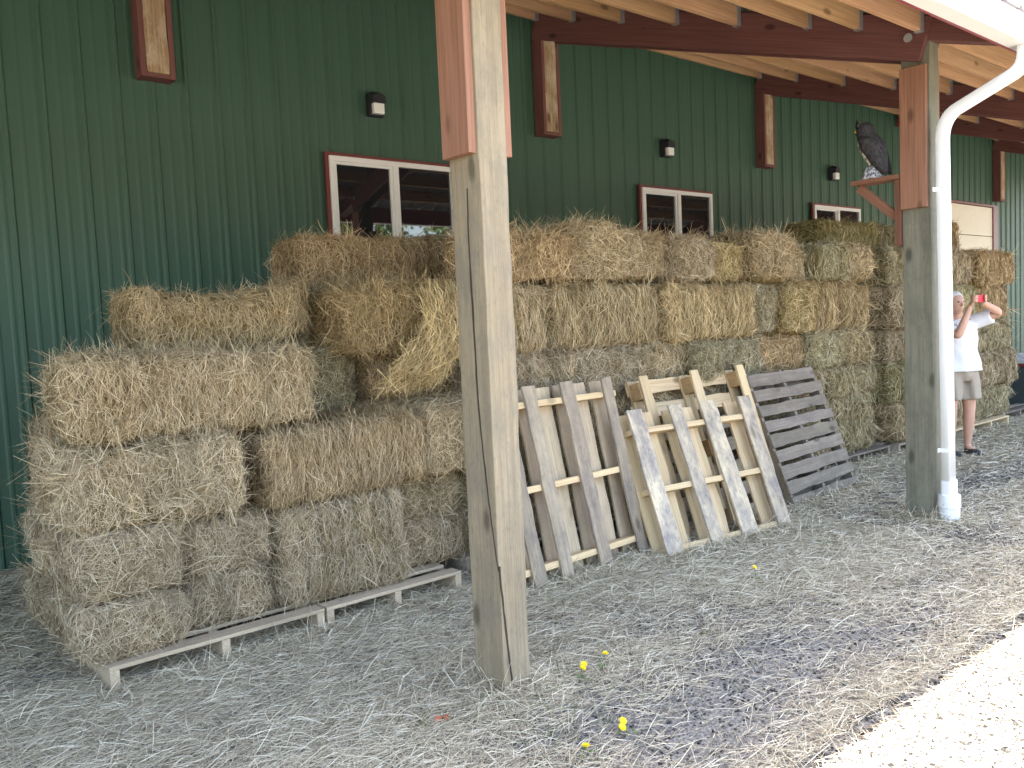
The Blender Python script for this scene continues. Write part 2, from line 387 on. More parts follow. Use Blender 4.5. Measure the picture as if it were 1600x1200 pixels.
# long drying crack in the left face of the front post: a thin dark sliver, and a second one round the corner
def sliver(name, pts, root, axis):
    bm = bmesh.new(); prev = None
    for (a, z, wd_) in pts:
        if axis == 'x': c2 = [(-.0742, a - wd_, z), (-.0742, a + wd_, z), (-.069, a + wd_, z), (-.069, a - wd_, z)]
        else: c2 = [(a - wd_, -.1002, z), (a + wd_, -.1002, z), (a + wd_, -.095, z), (a - wd_, -.095, z)]
        vs = [bm.verts.new(q) for q in c2]
        if prev:
            for j in range(4): bm.faces.new((prev[j], prev[(j + 1) % 4], vs[(j + 1) % 4], vs[j]))
        else: bm.faces.new(vs)
        prev = vs
    bm.faces.new(prev); return bm_obj(name, bm, M['crack'], root)
rs = random.Random(4)
pts = []
for i in range(34):
    t = i / 33; z = 2.05 - t * 1.52; pts.append((-.012 + .006 * sin(9 * t) * (1 - t) - .082 * (max(0, t - .5) / .5) ** 1.4 + rs.uniform(-.0015, .0015), z, .0008 + .0026 * sin(pi * min(1, t * 1.1)) * rs.uniform(.6, 1.2)))
sliver("crack", pts, p0, 'x')
pts = [(-.068 + .04 * (i / 16) ** 1.3 + rs.uniform(-.001, .001), .55 - i / 16 * .5, .0012 + .0022 * rs.uniform(.6, 1.2)) for i in range(17)]
sliver("crack", pts, p0, 'y')

# wall brackets (under the inner ends of the beams)
blab = ["weathered timber bracket in red plates high on the wall, leftmost", "weathered timber bracket in red plates on the wall, right of the front post",
        "timber bracket in red plates on the wall, left of the owl", None, "timber bracket in red plates on the wall beside the garage door"]
for k in (0, 1, 2, 3, 4):
    X = X0 + k * SP
    if k == 3: continue
    b = empty("wall_bracket", (X, 0, 3.40), label=blab[k], cat="bracket", group="beam brackets on the barn wall")
    plank("timber", (0, -.085, .035), (0, -.085, .965), .16, .12, M['stub'], b, side=(0, 1, 0), rough=.003, seed=k + 20)
    plank("side_plate", (-.102, -.078, 0), (-.102, -.078, .955), .138, .038, M['darkred'], b, side=(1, 0, 0))
    plank("side_plate", (.102, -.078, 0), (.102, -.078, .955), .138, .038, M['darkred'], b, side=(1, 0, 0))
    plank("base_plate", (-.083, -.085, .015), (.083, -.085, .015), .128, .03, M['darkred'], b, side=(0, 0, 1))

# ------------------------------------------------------------------ wall lamps
for x, lab in ((3.97, "black wall lamp with white lens above the nearest window"), (7.89, "black wall lamp with white lens above the middle window"), (11.62, "black wall lamp with white lens above the small far window")):
    L = empty("wall_lamp", (x, -.024, 3.47), label=lab, cat="wall lamp", group="wall lamps above the windows")
    bm = bmesh.new()
    ring = [(-.075, -.105), (.075, -.105), (.075, .07), (.06, .095), (.03, .105), (-.03, .105), (-.06, .095), (-.075, .07)]
    a = [bm.verts.new((u, 0, v)) for u, v in ring]; b = [bm.verts.new((u * .96, -.05, v * .97)) for u, v in ring]
    bm.faces.new(a); bm.faces.new(b[::-1])
    for i in range(8): bm.faces.new((a[i], a[(i + 1) % 8], b[(i + 1) % 8], b[i]))
    h = [(-.072, -.0), (.072, -.0), (.068, .072), (.03, .10), (-.03, .10), (-.068, .072)]
    a = [bm.verts.new((u, -.048, v)) for u, v in h]; b = [bm.verts.new((u * .9, -.105, v * .8 - .004)) for u, v in h]
    bm.faces.new(a); bm.faces.new(b[::-1])
    for i in range(6): bm.faces.new((a[i], a[(i + 1) % 6], b[(i + 1) % 6], b[i]))
    bm_obj("housing", bm, M['black'], L)
    bm = bmesh.new(); bm_box(bm, -.052, .052, -.098, -.05, -.092, -.002, .008); bm_obj("lens", bm, M['lens'], L)
#@@PART2
# ------------------------------------------------------------------ straw ribbons
def ribbons(P, D, N, length, width, curve):
    """one bent two-quad ribbon per straw -> verts (n*6,3), quads (n*2,4)"""
    n = len(P); D = D / np.linalg.norm(D, axis=1, keepdims=True)
    Sd = np.cross(D, N); Sd /= np.linalg.norm(Sd, axis=1, keepdims=True) + 1e-9; Nn = np.cross(Sd, D)
    a = RNG.uniform(-1.1, 1.1, n)[:, None]; W = (Sd * np.cos(a) + Nn * np.sin(a)) * (width / 2)[:, None]
    b = RNG.uniform(-pi, pi, n)[:, None]; K = (Sd * np.cos(b) + Nn * np.abs(np.sin(b))) * curve[:, None]
    h = D * (length / 2)[:, None]
    p0, p1, p2 = P - h, P + K, P + h
    V = np.stack([p0 - W * .7, p0 + W * .7, p1 - W, p1 + W, p2 - W * .45, p2 + W * .45], 1).reshape(-1, 3)
    i = np.arange(n)[:, None] * 6
    Q = np.concatenate([i + np.array([[0, 1, 3, 2]]), i + np.array([[2, 3, 5, 4]])], 1).reshape(-1, 4)
    return V, Q
def wob(p, ph, k):      # cheap smooth noise from sines
    return (np.sin(p[:, 0] * k[0] + ph[0] + 1.7 * np.sin(p[:, 2] * k[2] * .6 + ph[3])) + np.sin(p[:, 1] * k[1] + ph[1] + 1.3 * np.sin(p[:, 0] * k[0] * .7)) + np.sin(p[:, 2] * k[2] + ph[2] + 1.1 * np.sin(p[:, 1] * k[1] * .8))) / 3

def bale(x0, x1, yf, dep, z0, z1, label, tint=(1, 1, 1), end=False, dens=1.0, bend=0, twist=0, rz=0, fringe=.045, skirt=0, messy=.4, group=None, seed=None, rad=.075, lump=1.0, tuft=1.0):
    """a rectangular bale; flakes lie along X (end=False) or along Y (end=True, its end facing out)"""
    global RNG
    seed = seed if seed is not None else int(abs(x0 * 131 + yf * 977 + z0 * 3571) * 10) % 99991
    rng = np.random.default_rng(seed); RNG = rng
    Lx, Ly, H = (x1 - x0), dep, (z1 - z0)
    half = np.array([Lx / 2, Ly / 2, H / 2]); ph = rng.uniform(0, 6.28, 4); ph2 = rng.uniform(0, 6.28, 4)
    ax = 1 if end else 0; fl = rng.uniform(.085, .12); fph = rng.uniform(0, 1)
    rad = min(rad, min(half) * .6)
    dist = max(2.8, math.hypot((x0 + x1) / 2, yf + 6.5))
    def shape(p, n):
        """rounded, lumpy, flaked version of box-surface points"""
        q = p.copy(); inner = half - rad; c = np.clip(q, -inner, inner); d = q - c; l = np.linalg.norm(d, axis=1, keepdims=True)
        edge = l[:, 0] > 1e-6; dn = np.where(edge[:, None], d / np.maximum(l, 1e-6), n)
        q = c + dn * rad
        amt = .022 * lump * wob(q, ph, (7, 7, 8)) + .010 * wob(q, ph2, (19, 17, 21)) + .006 * wob(q, ph, (43, 41, 47))
        s = (q[:, ax] / fl + fph + .12 * np.sin(q[:, 2] * 9 + ph[0])) % 1.0; grv = np.exp(-((s - .5) / .10) ** 2)
        onside = 1 - np.abs(dn[:, ax]) ** 2
        gw = .5 + .5 * np.sin(np.floor(q[:, ax] / fl + fph) * 12.9 + ph[1])
        amt -= .030 * grv * onside * (.3 + .7 * gw); amt += .020 * (gw - .5) * onside
        q = q + dn * amt[:, None]
        t = q[:, 0] / half[0]
        q[:, 2] += bend * (t * t - .35) + twist * t
        return q, dn
    V = []; Q = []; MI = []; off = 0
    faces = [(1, -1), (1, 1), (0, -1), (0, 1), (2, 1), (2, -1)]
    step = .03 if dist < 5 else .045
    for a, s in faces:
        o1, o2 = [i for i in range(3) if i != a]
        n1, n2 = max(4, int(2 * half[o1] / step)), max(4, int(2 * half[o2] / step))
        g1, g2 = np.meshgrid(np.linspace(-half[o1], half[o1], n1 + 1), np.linspace(-half[o2], half[o2], n2 + 1), indexing='ij')
        p = np.zeros((g1.size, 3)); p[:, o1] = g1.ravel(); p[:, o2] = g2.ravel(); p[:, a] = s * half[a]
        nn = np.zeros_like(p); nn[:, a] = s
        q, _ = shape(p, nn); V.append(q)
        i, j = np.meshgrid(np.arange(n1), np.arange(n2), indexing='ij'); b = (i * (n2 + 1) + j).ravel() + off
        f = np.stack([b, b + n2 + 1, b + n2 + 2, b + 1], 1)
        flip = (s > 0) == (a == 1); Q.append(f[:, ::-1] if flip else f); MI.append(np.zeros(len(f))); off += len(p)
    # straws
    base = 27000 * dens * (2.9 / dist) ** 1.35
    for a, s in faces[:5]:
        if (a, s) == (1, 1): continue
        o1, o2 = [i for i in range(3) if i != a]
        wgt = 1.0
        if (a, s) == (0, 1): wgt = .45
        n = int(base * 4 * half[o1] * half[o2] * wgt)
        p = np.zeros((n, 3)); p[:, o1] = rng.uniform(-1, 1, n) * half[o1]; p[:, o2] = rng.uniform(-1, 1, n) * half[o2]; p[:, a] = s * half[a]
        nn = np.zeros_like(p); nn[:, a] = s
        q, dn = shape(p, nn)
        # main straw direction: across the flakes' thickness, i.e. in planes normal to the bale's long axis
        D = rng.normal(0, 1, (n, 3)) * (np.array([messy, messy, messy]))
        if a != ax:
            o = 3 - a - ax; D[:, o] += rng.choice([-1, 1], n) * 1.0
        else:
            D[:, [i for i in range(3) if i != a]] += rng.normal(0, .8, (n, 2))
        D -= dn * (D * dn).sum(1, keepdims=True)
        D /= np.linalg.norm(D, axis=1, keepdims=True) + 1e-9
        stick = np.abs(rng.normal(0, .20, n)); wild = rng.uniform(0, 1, n) < fringe; stick[wild] = rng.uniform(.4, 1.6, wild.sum())
        D = D + dn * stick[:, None]
        ln = rng.lognormal(math.log(.06), .5, n); ln = np.clip(ln, .02, .19); wd_ = rng.uniform(.0012, .0030, n) * max(1, dist / 4.4) ** .85
        P = q + dn * (rng.uniform(-.006, .014, n) + stick * ln * .35)[:, None]
        v, f = ribbons(P, D, dn, ln, wd_, rng.uniform(0, .10, n) * ln)
        V.append(v); Q.append(f + off); MI.append(np.ones(len(f))); off += len(v)
    # straws along the upper front edges hanging over, giving a ragged rim
    n = int((60 + 220 * skirt) * (Lx + Ly) * (4 / dist))
    p = np.zeros((n, 3)); side = rng.uniform(0, 1, n) < Lx / (Lx + Ly * .6)
    p[:, 0] = np.where(side, rng.uniform(-1, 1, n) * half[0], -half[0]); p[:, 1] = np.where(side, -half[1], rng.uniform(-1, 1, n) * half[1]); p[:, 2] = half[2]
    nn = np.where(side[:, None], [[0, -1, 0]], [[-1, 0, 0]]).astype(float)
    q, dn = shape(p, nn)
    D = nn * rng.uniform(.2, 1, n)[:, None] + rng.normal(0, .55, (n, 3)); D[:, 2] -= rng.uniform(0, 1.6, n) * (.3 + skirt)
    ln = np.clip(rng.lognormal(math.log(.066), .45, n), .025, .2)
    P = q + D / np.linalg.norm(D, axis=1, keepdims=True) * (ln * .35)[:, None]
    v, f = ribbons(P, D, dn, ln, rng.uniform(.0015, .0034, n) * max(1, dist / 4.4) ** .85, rng.uniform(0, .18, n) * ln)
    V.append(v); Q.append(f + off); MI.append(np.ones(len(f))); off += len(v)
    # loose tufts: bunches of longer straws springing from the front and left faces and their rims
    nt_ = int((7 * Lx + 3) * tuft); per = int(34 * min(1, 4.2 / dist) + 6)
    onx = rng.uniform(0, 1, nt_) < Lx / (Lx + .5 * Ly)
    c0 = np.zeros((nt_, 3)); c0[:, 0] = np.where(onx, rng.uniform(-1, 1, nt_) * half[0], -half[0]); c0[:, 1] = np.where(onx, -half[1], rng.uniform(-1, 1, nt_) * half[1])
    c0[:, 2] = np.where(rng.uniform(0, 1, nt_) < .6, half[2], rng.uniform(-1, 1, nt_) * half[2])
    nn = np.where(onx[:, None], [[0, -1, 0]], [[-1, 0, 0]]).astype(float)
    q, dn = shape(c0, nn); D0 = nn * rng.uniform(.25, .9, nt_)[:, None] + rng.normal(0, .5, (nt_, 3)); D0[:, 2] += rng.choice([-1.3, -.8, -.3, .5], nt_)
    D0 /= np.linalg.norm(D0, axis=1, keepdims=True)
    ii = np.repeat(np.arange(nt_), per); n = len(ii); D = D0[ii] + rng.normal(0, .26, (n, 3)); D /= np.linalg.norm(D, axis=1, keepdims=True)
    ln = np.clip(rng.lognormal(math.log(.105), .4, n), .03, .24); P = q[ii] + rng.normal(0, .018, (n, 3)) + D * (ln * .38)[:, None] - dn[ii] * .012
    v, f = ribbons(P, D, dn[ii], ln, rng.uniform(.0015, .0034, n) * max(1, dist / 4.4) ** .85, rng.uniform(0, .16, n) * ln)
    V.append(v); Q.append(f + off); MI.append(np.ones(len(f))); off += len(v)
    V = np.concatenate(V); V[:, 2] += H / 2
    me = np_mesh("hay_bale", V, np.concatenate(Q), mats=(M['core'], M['straw']), matidx=np.concatenate(MI), smooth=True)
    o = bpy.data.objects.new("hay_bale", me); link(o); o.location = ((x0 + x1) / 2, yf + dep / 2, z0); o.rotation_euler = (0, 0, rz)
    o.color = (*tint, 1)
    return tag(o, label, "hay bale", group or "hay bales stacked along the barn wall")

# tints
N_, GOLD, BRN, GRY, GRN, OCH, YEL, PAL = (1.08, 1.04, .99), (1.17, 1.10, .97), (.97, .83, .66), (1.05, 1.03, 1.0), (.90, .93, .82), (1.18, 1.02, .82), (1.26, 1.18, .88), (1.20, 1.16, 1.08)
PT = .125
B = bale
# left end of the stack
B(.80, 1.26, -2.61, 1.05, PT, .355, "squashed hay bale lowest at the left corner, overhanging the pallet end", GRY, end=True, seed=1, messy=.8)
B(.81, 1.27, -2.59, 1.06, .375, .685, "hay bale end in the left corner column, second from the ground", GRY, end=True, seed=2, messy=.8, rad=.08)
B(.79, 1.56, -2.60, .48, .69, 1.035, "hay bale at the left end with shaggy straw hanging from its front rim", PAL, seed=3, skirt=1.0, messy=.9, fringe=.12)
B(.95, 1.95, -1.53, .46, PT, .46, "rear hay bale on the pallet near the wall, low at the left end", GRY, seed=4, dens=.6)
B(.93, 1.93, -1.53, .46, .46, .80, "rear hay bale near the wall, second from the ground at the left end", GRY, seed=5, dens=.6)
B(.84, 1.84, -2.10, .46, .70, 1.05, "hay bale behind the shaggy one at the left end, third from the ground", N_, seed=6, dens=.7)
B(.93, 1.93, -1.62, .46, .80, 1.12, "rear hay bale nearest the wall at the left end, third from the ground", N_, seed=7, dens=.6)
B(1.30, 1.70, -2.50, 1.1, PT, .37, "low crumbling hay bale end on the pallet, second column from the left", GRY, end=True, seed=8, messy=.9, fringe=.12)
B(1.30, 1.715, -2.54, 1.1, .38, .645, "grey tangled hay bale end above the crumbling one, second column from the left", GRY, end=True, seed=9, messy=.9, fringe=.14, skirt=.8)
B(1.735, 2.46, -2.58, .48, PT, .63, "greyish upright hay bale on the pallet, left of the dark gap behind the front post", GRY, seed=10, messy=.7)
B(2.53, 2.98, -2.44, 1.1, PT, .39, "lowest hay bale end half behind the front post", N_, end=True, seed=11, messy=.9)
B(2.53, 2.98, -2.40, 1.1, .39, .65, "hay bale end with fanned straw half behind the front post, second from the ground", PAL, end=True, seed=12, messy=.9, fringe=.2, skirt=1)
B(1.685, 2.625, -2.60, .50, .655, 1.03, "neat tan hay bale with a flat top, centre left of the stack", (1.08, .98, .84), seed=13, messy=.35, twist=.012)
B(2.645, 3.12, -2.58, 1.1, .665, 1.06, "hay bale end right of the neat tan bale, partly behind the front post", GOLD, end=True, seed=14, messy=.6)
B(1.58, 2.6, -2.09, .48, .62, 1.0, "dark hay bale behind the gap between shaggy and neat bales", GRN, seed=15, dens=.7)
B(.87, 2.00, -2.50, .52, 1.055, 1.42, "long golden hay bale on the left, fourth layer, with a ragged front", GOLD, seed=16, messy=.55, fringe=.10, skirt=.5)
B(.97, 2.02, -1.97, .46, 1.06, 1.42, "hay bale behind the long golden one, fourth layer near the wall", N_, seed=17, dens=.6)
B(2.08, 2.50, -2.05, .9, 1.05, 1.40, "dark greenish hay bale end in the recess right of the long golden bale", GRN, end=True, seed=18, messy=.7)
B(2.58, 3.3, -2.15, .5, 1.06, 1.37, "brown shaded hay bale under the torn hanging straw", BRN, seed=19, messy=.7)
B(1.27, 2.20, -2.12, .48, 1.44, 1.74, "sagging olive hay bale on the left, dipped in the middle, below the green wall", (1.0, .92, .74), seed=20, messy=.6, bend=.10, twist=.035)
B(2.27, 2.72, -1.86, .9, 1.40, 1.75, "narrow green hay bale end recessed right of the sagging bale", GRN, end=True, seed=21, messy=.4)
G2 = B(2.33, 3.12, -2.32, .5, 1.37, 1.75, "torn brown hay bale with loose straw spilling down, left of the front post", (1.0, .86, .62), seed=22, messy=.8, fringe=.15, skirt=.8)
B(2.36, 3.17, -1.76, .48, 1.76, 2.10, "rusty brown hay bale topping the stack under the nearest window", BRN, seed=23, messy=.7)
B(3.20, 3.95, -1.70, .48, 1.77, 2.12, "brown top hay bale close behind the front post, under the window", BRN, seed=24, messy=.7)
# the long wall of hay to the right: top layer, ends out
for i, (a, b, t, lab, kw) in enumerate([
    (3.20, 3.955, OCH, "orange tinted shaggy hay bale in the top layer by the front post", dict(end=False, fringe=.15)),
    (3.99, 4.48, GOLD, "tall tousled hay bale end in the top layer, second from the front post", dict(fringe=.15)),
    (4.50, 5.07, GOLD, "hay bale end in the top layer below the middle window's left pane", {}),
    (5.09, 5.60, N_, "hay bale end in the top layer below the middle window's right pane", {}),
    (5.62, 6.02, YEL, "narrow yellow hay bale end in the top layer right of the middle window", dict(messy=.3)),
    (6.04, 6.62, GOLD, "wide hay bale end in the top layer with long straws sticking up", dict(fringe=.15)),
    (6.64, 7.00, N_, "narrow brownish hay bale end in the top layer", {}),
    (7.02, 7.48, (.98, 1.04, .92), "pale green hay bale end in the top layer left of the far window", dict(messy=.3)),
    (7.50, 8.06, GOLD, "hay bale end closing the top layer left of the dark slot", {})]):
    kw.setdefault('end', True); kw.setdefault('messy', .7)
    B(a, b, -2.42 + .075 * ((i * 7 + i // 3) % 3 - 1), 1.1 if kw['end'] else .5, 1.765 + .01 * (i % 3), 2.08 + .028 * ((i * 3) % 4) + (.03 if i == 8 else 0), lab, t, seed=40 + i, rad=.11, lump=1.6, tuft=2.2, rz=R([1.5, -2, 2.5, -1, 2][i % 5]), **kw)
for i, (a, b, t, lab, kw) in enumerate([
    (2.98, 3.75, GOLD, "hay bale half behind the front post, under the orange bale", dict(messy=.35)),
    (3.815, 4.93, (1.08, 1.02, .86), "long pale hay bale in the second layer from the top, right of a dark seam", dict(messy=.4)),
    (4.97, 6.04, (1.28, 1.17, .93), "bright tan hay bale right of the long pale one, second layer from top", dict(messy=.4)),
    (6.06, 6.50, (.98, 1.0, .93), "greyish hay bale end in the second layer from the top", dict(end=True)),
    (6.52, 6.93, YEL, "yellow crossed-straw hay bale end in the second layer from the top", dict(end=True, fringe=.15)),
    (6.95, 7.49, (1.1, .98, .78), "tan striped hay bale in the second layer from the top", dict(messy=.3)),
    (7.51, 8.02, (1.06, .95, .74), "striped hay bale left of the dark slot, second layer from the top", dict(messy=.3))]):
    kw.setdefault('messy', .6); B(a, b, -2.42 + [0, .05, -.02, .06, -.03, .03, .0][i], 1.1 if kw.get('end') else .5, 1.315, 1.74 + .02 * (i % 2), lab, t, seed=60 + i, rad=.09, lump=1.3, tuft=1.6, rz=R([-1, 1, -1.5, 2, -2, 1, -1][i]), **kw)
for i, (a, b, t, lab, kw) in enumerate([
    (3.14, 3.93, N_, "tousled hay bale above the left leaning pallet", dict(fringe=.15)),
    (3.95, 4.60, GRY, "hay bale end above the left leaning pallet's right half", dict(end=True, fringe=.15)),
    (4.62, 5.19, PAL, "pale hay bale end above the pine pallets", dict(end=True)),
    (5.21, 5.60, GRN, "dark green hay bale end above the pine pallets", dict(end=True)),
    (5.62, 6.20, (.98, 1.01, .93), "grey green hay bale end above the tallest pine pallet", dict(end=True, messy=.4)),
    (6.22, 6.86, OCH, "ochre hay bale end above the dark grey pallet", dict(end=True)),
    (6.88, 7.42, (1.02, 1.06, .93), "greenish hay bale right above the dark pallet's top corner", dict(end=True)),
    (7.44, 8.06, (1.0, .95, .8), "hay bale third from the top, left of the dark slot", dict(end=True, fringe=.12))]):
    kw.setdefault('messy', .85); B(a, b, -2.42 + .06 * (i % 3 - 1), 1.1 if kw.get('end') else .5, .96, 1.305, lab, t, seed=80 + i, rad=.10, lump=1.6, tuft=2.2, **kw)
low = ["behind the left leaning pallet", "behind the gap between the pallets", "behind the mouldy pine pallet", "behind the dark grey pallet", "right of the dark grey pallet"]
for r, (za, zb_) in enumerate(((PT, .40), (.40, .68), (.68, .955))):
    xs_ = [(3.02, 4.05), (4.07, 5.1), (5.12, 6.2), (6.22, 7.2), (7.22, 8.08)]
    for i, (a, b) in enumerate(xs_):
        t = [N_, GRY, GOLD, GRN, N_, (.9, .95, .8)][(i * 2 + r * 3) % 6]
        if i == 4: t = (1, 1, .86)
        B(a + .03 * ((r * i) % 2), b, -2.42 + .03 * ((i + r) % 3 - 1), .5, za, zb_, ("lowest", "middle", "upper")[r] + " of three hay bales " + low[i], t, seed=100 + r * 10 + i, messy=.7, dens=1 if i > 3 else .8)
# second stack, beyond the dark slot
st = [(8.36, 9.40), (9.42, 10.40), (10.42, 11.45)]
where = ["left of the right post", "hidden behind the right post and downspout", "at the far right end beside the person"]
for r, (za, zb_) in enumerate(((PT, .52), (.52, .92), (.92, 1.29), (1.29, 1.70), (1.70, 2.09))):
    for i, (a, b) in enumerate(st):
        t = [GOLD, N_, (.95, 1, .8), GRN, N_][(r * 2 + i) % 5]
        if i == 2: t = [(1, 1.02, .92), N_, (1, 1.02, .92), OCH, OCH][r]
        jit = .05 * sin(r * 5.1 + i)
        B(a, b + (jit if i == 2 else 0), -2.47 + .04 * ((r + i) % 3 - 1), .52, za, zb_, "hay bale " + where[i] + ", " + ("on the pallet", "second from the ground", "third from the ground", "fourth from the ground", "fifth from the ground")[r], t, seed=150 + r * 10 + i, messy=.6, rad=.07)
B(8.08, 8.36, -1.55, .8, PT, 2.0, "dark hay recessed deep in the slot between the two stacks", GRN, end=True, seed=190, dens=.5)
B(8.56, 9.80, -1.62, .5, 2.10, 2.47, "greenish hay bale set back on top of the stack below the far window", (.98, 1.0, .72), seed=191)
B(9.90, 10.42, -1.55, .5, 2.10, 2.48, "short hay bale on top of the stack behind the owl shelf", GRN, seed=192)
B(10.65, 11.15, -1.98, .5, 2.09, 2.50, "hay bale alone on top of the far end against the cream door", OCH, seed=193)

# torn flake of long straw spilling from the brown bale
rng = np.random.default_rng(5); RNG = rng
n = 2300
t = rng.uniform(0, 1, n); xx = 2.62 + .42 * rng.uniform(0, 1, n) ** .8; pos = np.stack([xx - .22 * t ** 2, -2.36 - .13 * np.sin(t * 2.6) + rng.normal(0, .018, n), 1.74 - .56 * t + .10 * (3.05 - xx) * 0], 1)
sp = .12 + .55 * t; D = np.stack([-.40 * t + rng.normal(0, 1, n) * sp, -.3 * np.cos(t * 2.6) + rng.normal(0, 1, n) * sp * .7, -.56 + rng.normal(0, .2, n)], 1)
keep = (xx > 2.80 - .18 * t) | (t > .55); pos, D = pos[keep], D[keep]; n = len(pos)
v, f = ribbons(pos, D, np.tile([[0, -1., 0]], (n, 1)), rng.uniform(.05, .20, n), rng.uniform(.002, .0042, n), rng.uniform(0, .03, n))
o = bpy.data.objects.new("loose_straw_flake", np_mesh("loose_straw_flake", v, f, mats=(M['straw'],))); link(o); o.color = (1.18, 1.05, .74, 1)
tag(o, "yellow flake of loose straw hanging torn from the brown bale beside the front post", "straw")

# ------------------------------------------------------------------ pallets
def ground_pallet(x0, x1, yf, dep, label, mat, ns=3, extra=0):
    root = empty("pallet", (x0, yf, 0), label=label, cat="pallet", group="pallets lying under the hay"); L = x1 - x0; rs = random.Random(int(x0 * 100))
    for i in range(ns):
        x = .02 + (L - .04) * i / (ns - 1); plank("stringer", (x, .002, .055), (x, dep, .055), .095, .04, mat, root, side=(1, 0, 0), rough=.002, seed=i)
    for i in range(7):
        y = .048 + (dep - .10) * i / 6
        o = plank("deck_board", (0, y, .112), (L, y, .112), .098, .018, mat, root, side=(0, 0, 1), rough=.003, seed=i + 9); v = rs.uniform(.8, 1.1); o.color = (v, v, v, 1)
    return root
ground_pallet(.885, 1.90, -2.66, 1.15, "pale pallet under the left corner of the hay", M['tanwood'])
ground_pallet(1.915, 2.76, -2.66, 1.15, "pale pallet under the hay, ending behind the front post", M['tanwood'])
ground_pallet(2.95, 4.1, -2.46, 1.15, "pallet under the hay hidden behind the left leaning pallet", M['oldgrey'])
ground_pallet(4.2, 5.4, -2.46, 1.15, "pallet under the hay hidden behind the pine pallets", M['oldgrey'])
ground_pallet(5.6, 6.8, -2.46, 1.15, "pallet under the hay hidden behind the dark grey pallet", M['dkgrey'])
ground_pallet(7.0, 8.25, -2.48, 1.15, "pallet under the hay between dark grey pallet and right post", M['dkgrey'])
ground_pallet(8.35, 9.5, -2.52, 1.15, "pallet under the hay behind the right post", M['oldgrey'])
ground_pallet(9.6, 11.15, -2.54, 1.15, "pale pallet under the far hay stack beside the person", M['pine'], ns=4)
ground_pallet(11.25, 12.5, -2.42, 1.15, "dark empty pallet lying in front of the bin", M['dkgrey'])

def lean_pallet(bl, br, tl, label, mat_front, mat_back, mat_str, kind, group="pallets leaning on the hay"):
    """leaning pallet: bl/br = bottom left/right corners (nearest the viewer), tl = top left; local u along the bottom, v up the slope, w outwards"""
    bl, br, tl = Vector(bl), Vector(br), Vector(tl); u = (br - bl); W = u.length; u.normalize(); v = tl - bl; v = v - u * v.dot(u); H = v.length; v.normalize(); wv = u.cross(v); wv.normalize()
    root = empty("pallet", bl, label=label, cat="pallet", group=group)
    root.matrix_world = Matrix(((u.x, v.x, wv.x, bl.x), (u.y, v.y, wv.y, bl.y), (u.z, v.z, wv.z, bl.z), (0, 0, 0, 1)))
    rs = random.Random(int(W * 1000 + bl.x * 77))
    def pk(name, a, b, wd_, th, m, side, rough=.0055, cv=None):
        o = plank(name, a, b, wd_, th, m, root, side=side, rough=rough, seed=rs.randrange(9999)); k = cv or rs.uniform(.85, 1.1); o.color = (k, k * rs.uniform(.97, 1.0), k * rs.uniform(.93, 1.0), 1); return o
    T = .018; SH = .088
    if kind == 'vertical':          # boards run up the slope over three horizontal stringers
        fr, bk, sv = mat_front['front'], mat_front['back'], mat_front['str']
        for s in sv: pk("stringer", (.004, s, -T - SH / 2), (W - .004, s, -T - SH / 2), SH, .038, mat_str, (0, 1, 0), .0015)
        for (a0, a1, wd_) in fr: pk("deck_board", (a0, -.006, -T / 2), (a1, H + .006, -T / 2), wd_, T, mat_front.get('fm', mat_back), (0, 0, 1))
        for (a0, wd_) in bk: pk("bottom_board", (a0, .0, -T * 1.5 - SH), (a0, H, -T * 1.5 - SH), wd_, T, mat_back, (0, 0, 1))
    elif kind == 'horizontal':      # boards run across over three stringers running up the slope
        n = mat_front['n']
        for s in (.03, W / 2, W - .03): pk("stringer", (s, 0, -T - SH / 2), (s, H + .035, -T - SH / 2), SH, .04, mat_str, (1, 0, 0), .0015)
        for i in range(n):
            t = .04 + (H - .07) * i / (n - 1); wd_ = mat_front['w'] * rs.uniform(.92, 1.06)
            pk("deck_board", (rs.uniform(-.008, .008), t + rs.uniform(-.006, .006), -T / 2), (W + rs.uniform(-.012, .012) - (.04 if i == n - 1 else 0), t + rs.uniform(-.006, .006), -T / 2), wd_, T, mat_back, (0, 0, 1))
        for s in (.07, H * .5, H - .07): pk("bottom_board", (0, s, -T * 1.5 - SH), (W, s, -T * 1.5 - SH), .1, T, mat_back, (0, 0, 1))
    else:                           # block pallet: runners up the slope, blocks, stringer boards, cross boards behind
        for s in (.05, W / 2, W - .05):
            pk("bottom_board", (s, 0, -T / 2), (s, H + .008, -T / 2), .095, T, mat_back, (0, 0, 1))
            for q in (.06, H / 2, H - .09): 
                o = box("block", s - .052, s + .052, q - .06, q + .06, -T - .09, -T - .0005, mat_str, root, .003); k = rs.uniform(.55, .75); o.color = (k, k * .85, k * .7, 1)
            pk("stringer_board", (s, 0, -T * 1.5 - .091), (s, H, -T * 1.5 - .091), .10, T, mat_back, (0, 0, 1), cv=.85)
        for i in range(7):
            q = .05 + (H - .10) * i / 6
            o = pk("deck_board", (0, q, -T * 2.5 - .092), (W, q, -T * 2.5 - .092), .10, T, mat_back if i > 4 else M['oldgrey'], (0, 0, 1), cv=.95 if i > 4 else .8)
    return root
lean_pallet((2.93, -3.02, .01), (4.05, -2.96, .01), (2.985, -2.77, 1.135), "weathered grey brown pallet leaning left of the pine ones, behind the front post",
            dict(front=[(.14, .10, .10), (.36, .33, .10), (.70, .66, .11), (1.06, 1.03, .09)], back=[(.06, .10), (.205, .115), (.375, .125), (.535, .13), (.70, .12), (.87, .125), (1.04, .115)], str=[.11, .56, 1.05], fm=M['oldgrey']), M['tanwood'], M['pine'], 'vertical')
